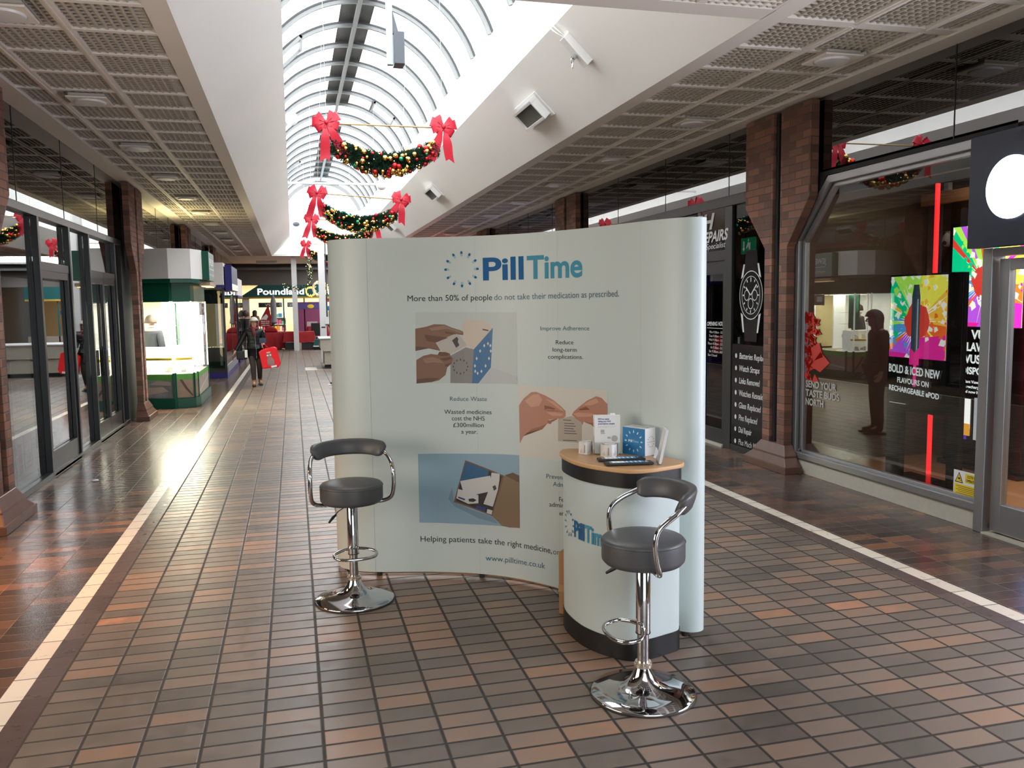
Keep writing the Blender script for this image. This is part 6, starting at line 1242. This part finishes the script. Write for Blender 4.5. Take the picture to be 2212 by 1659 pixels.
    for s in ('L', 'R'):
        an, to = Vector(V('an' + s)), Vector(V('to' + s)); d = (to - an); d.z = 0; dn = d.normalized() if d.length > 1e-4 else Vector((0, -1, 0))
        up = (Vector(V('kn' + s)) - an).normalized(); bm_ = M[cl.get('boots', 'boot')]
        b = skin_mesh('boot', [(tuple(an + up * cl.get('bh', .16) * k), .056 * k), (tuple(an), .05 * k), (tuple(an - up * .045 * k), .045 * k), (tuple(to - dn * .02 - Vector((0, 0, 0))), (.042 * k, .034 * k)), (tuple(to + dn * .05 * k), (.034 * k, .022 * k)), (tuple(an - dn * .035 - up * .045 * k), (.036 * k, .034 * k))], [(0, 1), (1, 2), (2, 3), (3, 4), (2, 5)], bm_, bd)
        sz = min(to.z, an.z) ; sm_ = MB(); c0 = an - dn * .07; c1 = to + dn * .085; w2 = Vector((-dn.y, dn.x, 0)) * .042 * k; zz = cl.get('solez', .0) + to.z - .045 * k
        sm_.add([c0 - w2 + Vector((0, 0, -c0.z + zz)), c0 + w2 + Vector((0, 0, -c0.z + zz)), c1 + w2 + Vector((0, 0, -c1.z + zz)), c1 - w2 + Vector((0, 0, -c1.z + zz)), c0 - w2 + Vector((0, 0, -c0.z + zz + .022)), c0 + w2 + Vector((0, 0, -c0.z + zz + .022)), c1 + w2 + Vector((0, 0, -c1.z + zz + .022)), c1 - w2 + Vector((0, 0, -c1.z + zz + .022))], [(0, 3, 2, 1), (4, 5, 6, 7), (0, 1, 5, 4), (1, 2, 6, 5), (2, 3, 7, 6), (3, 0, 4, 7)])
        sm_.build('sole', M[cl.get('sole', 'k')], bd, bevel=.008)
    return bd, k, H
stand = dict(pelvis=(0, 0, .90), waist=(0, 0, 1.05), chest=(0, 0, 1.24), neck=(0, 0, 1.37), head=(0, -.02, 1.50), shL=(.175, 0, 1.31), shR=(-.175, 0, 1.31), elL=(.25, .03, 1.05), elR=(-.25, .03, 1.05), wrL=(.26, -.04, .82), wrR=(-.26, -.04, .82),
             hiL=(.085, 0, .86), hiR=(-.085, 0, .86), knL=(.095, -.01, .49), knR=(-.095, -.01, .49), anL=(.10, .02, .10), anR=(-.10, .02, .10), toL=(.11, -.10, .045), toR=(-.11, -.10, .045))
# walking woman: right arm swung out to the photo's left, left forearm raised, carrying bags
J = dict(stand); J.update(elR=(-.30, .02, 1.06), wrR=(-.44, -.05, .84), elL=(.24, .02, 1.06), wrL=(.20, -.17, 1.02), knL=(.10, -.02, .48), anL=(.11, .16, .13), toL=(.12, .06, .055), knR=(-.05, -.10, .48), anR=(-.045, -.08, .10), toR=(-.05, -.21, .05), head=(0.01, -.03, 1.50), hiL=(.08, 0, .86))
wm, k, H = person('woman in black padded coat and tan boots walking with a red carrier bag', (-.86, 19.75, 0), 6, J, 1.515, dict(hem=.57), 'hairw', .13)
zp = MB(); zp.tube([(.01, -.135, 1.16), (.02, -.152, 1.0), (.025, -.158, .82), (.03, -.150, .62)], .005, 6); zp.build('zip', M['chrome'], wm)
sc = MB(); sc.tube(smooth_path([(-.07, .01, 1.30), (-.03, -.075, 1.285), (.03, -.08, 1.275), (.08, 0, 1.30), (.03, .07, 1.33), (-.04, .07, 1.33)], 4, True), .034, 10, True); sc.tube([(-.02, -.09, 1.28), (.0, -.135, 1.19), (.01, -.145, 1.12)], [.035, .04, .03], 8); sc.build('scarf', M['scarf'], wm, smooth='all')
gs = MB()
for sx in (-1, 1): gs.tube([(H.x + sx * .029 + .022 * math.cos(q), H.y - .086, H.z + .018 + .015 * math.sin(q)) for q in [i * .5236 for i in range(12)]], .002, 5, True)
gs.tube([(H.x - .008, H.y - .088, H.z + .02), (H.x + .008, H.y - .088, H.z + .02)], .002, 5); gs.build('glasses', M['k'], wm)
qu = MB()
for z in (.72, .80, .88, .96, 1.04, 1.12): qu.tube([(.165 * math.cos(q), .125 * math.sin(q) - .0, z) for q in [i * .3927 for i in range(16)]], .006, 5, True)
qu.build('quilting_seam', M['coat'], wm)
def at(o, x, y, z): return tuple(Matrix.Rotation(o.rotation_euler[2], 3, 'Z') @ Vector((x, y, z)) + o.location)
t = thing('carrier_bag', 'bright red carrier bag with grey printed animal face held by the walking woman', 'carrier bag', at(wm, .33, -.19, .42), R(6)); t.rotation_euler = (0, R(-9), R(6))
MB().prism([(-.19, .0), (.16, -.03), (.22, .05), (.20, .40), (.14, .44), (-.13, .42), (-.20, .38)], -.05, .05, 'y').build('bag_body', M['redbag'], t, bevel=.02)
pr = MB(); pr.ball((.0, -.052, .26), (.055, .006, .075), 12); pr.ball((0.01, -.052, .12), (.08, .006, .10), 12); pr.build('printed_face', mat('bag_print_grey', (.30, .17, .17), .5), t); pr = MB(); pr.ball((-.03, -.058, .27), (.022, .004, .015), 8); pr.ball((.03, -.058, .27), (.022, .004, .015), 8); pr.box(-.04, .04, -.06, -.055, .33, .345); pr.box(-.0, .12, -.058, -.052, -.01, .03); pr.build('white_print', M['paper'], t)
MB().tube(smooth_path([(-.07, 0, .42), (-.09, 0, .52), (-.10, 0, .57), (-.09, 0, .60), (-.05, 0, .55), (.02, 0, .43)], 4), .006, 6).build('handle', M['redbag'], t)
t = thing('handbag', 'small black shoulder handbag hanging at the walking woman right hip', 'handbag', at(wm, -.27, -.10, .60), R(6)); MB().box(-.12, .10, -.05, .05, 0, .20).build('body', M['coat'], t, bevel=.03); MB().tube(smooth_path([(-.08, 0, .19), (.02, -.02, .34), (.08, 0, .20)], 5), .008, 6).build('strap', M['k'], t); MB().box(.05, .11, -.066, -.052, .05, .22).build('white_tag', M['paper'], t, bevel=.01)
t = tag(MB().box(-.07, .07, -.015, .015, -.055, .055).build('wallet', mat('blue_purse', (.03, .05, .09), .5), loc=at(wm, .17, -.24, 1.02)), 'dark blue purse in the walking woman raised hand', 'purse')
# man inside the jewellery kiosk, seen from behind
J = dict(stand); mn, k, H = person('short-haired man in dark suit with his back turned inside the jewellery kiosk', (-2.56, 16.95, 0), 150, J, 1.62, dict(coat='suit', boots='k', bh=.06, hem=.78), 'hairb', .02)
MB().tube([(.06 * math.cos(q), .07 * math.sin(q), 1.43) for q in [i * .5236 for i in range(12)]], .017, 8, True).build('shirt_collar', M['paper'], mn)
# dark figure beyond the navy kiosk
J = dict(stand); person('person in dark jacket half hidden behind the narrow white kiosk', (-1.62, 31.6, 0), 175, J, 1.62, dict(boots='k'), 'hairb', .05)
# staff member behind the display: shows only as a reflection in the vape shop glass
J = dict(stand); J.update(head=(.02, -.06, 1.48)); person('person in brown coat standing behind the display, mirrored in the vape shop glass', (2.66, 9.5, 0), 110, J, 1.62, dict(coat='browncoat', hem=.55, boots='k'), 'hairb', .12)
# two customers near the doorway of the discount shop
J = dict(stand); J.update(elL=(.26, -.12, 1.08), wrL=(.12, -.26, 1.18)); person('customer in leopard-look coat by the discount shop entrance', (-1.75, 42.0, 0), 150, J, 1.58, dict(coat='leopard'), 'hairb', .12)
J = dict(stand); person('customer in black top at the discount shop entrance, beside the banner', (-1.15, 42.1, 0), -30, J, 1.62, dict(coat='coat', boots='k'), 'hairw', .04)
# seated person behind the display, one trainer in view
J = dict(pelvis=(0, 0, .50), waist=(0, .02, .66), chest=(0, -.01, .86), neck=(0, -.02, 1.0), head=(0, -.06, 1.13), shL=(.17, 0, .94), shR=(-.17, 0, .94), elL=(.22, -.12, .70), elR=(-.22, -.12, .70), wrL=(.12, -.30, .62), wrR=(-.12, -.30, .62),
         hiL=(.09, -.03, .50), hiR=(-.09, -.03, .50), knL=(.12, -.44, .50), knR=(-.12, -.44, .50), anL=(.12, -.50, .11), anR=(-.13, -.62, .15), toL=(.12, -.62, .05), toR=(-.13, -.74, .10))
ps, k, H = person('seated person behind the display, only one black trainer showing', (1.52, 18.58, 0), -84, J, 1.62, dict(boots='k', bh=.05, sole='paper'), 'hairb', .05)
MB().tube([(-.165, -.60, .10), (-.168, -.66, .085), (-.165, -.70, .11)], [.003, .009, .003], 6).build('white_flash', M['paper'], ps)
t = thing('wooden_bench', 'backless bench carrying the seated person behind the display', 'bench', (1.62, 18.6, 0)); MB().box(-.25, .35, -.7, .7, .33, .375).build('seat', M['panelwood'], t, bevel=.01)
for sy in (-1, 1): MB().box(-.2, .3, sy * .6 - .03, sy * .6 + .03, 0, .33).build('leg', M['slate'], t)
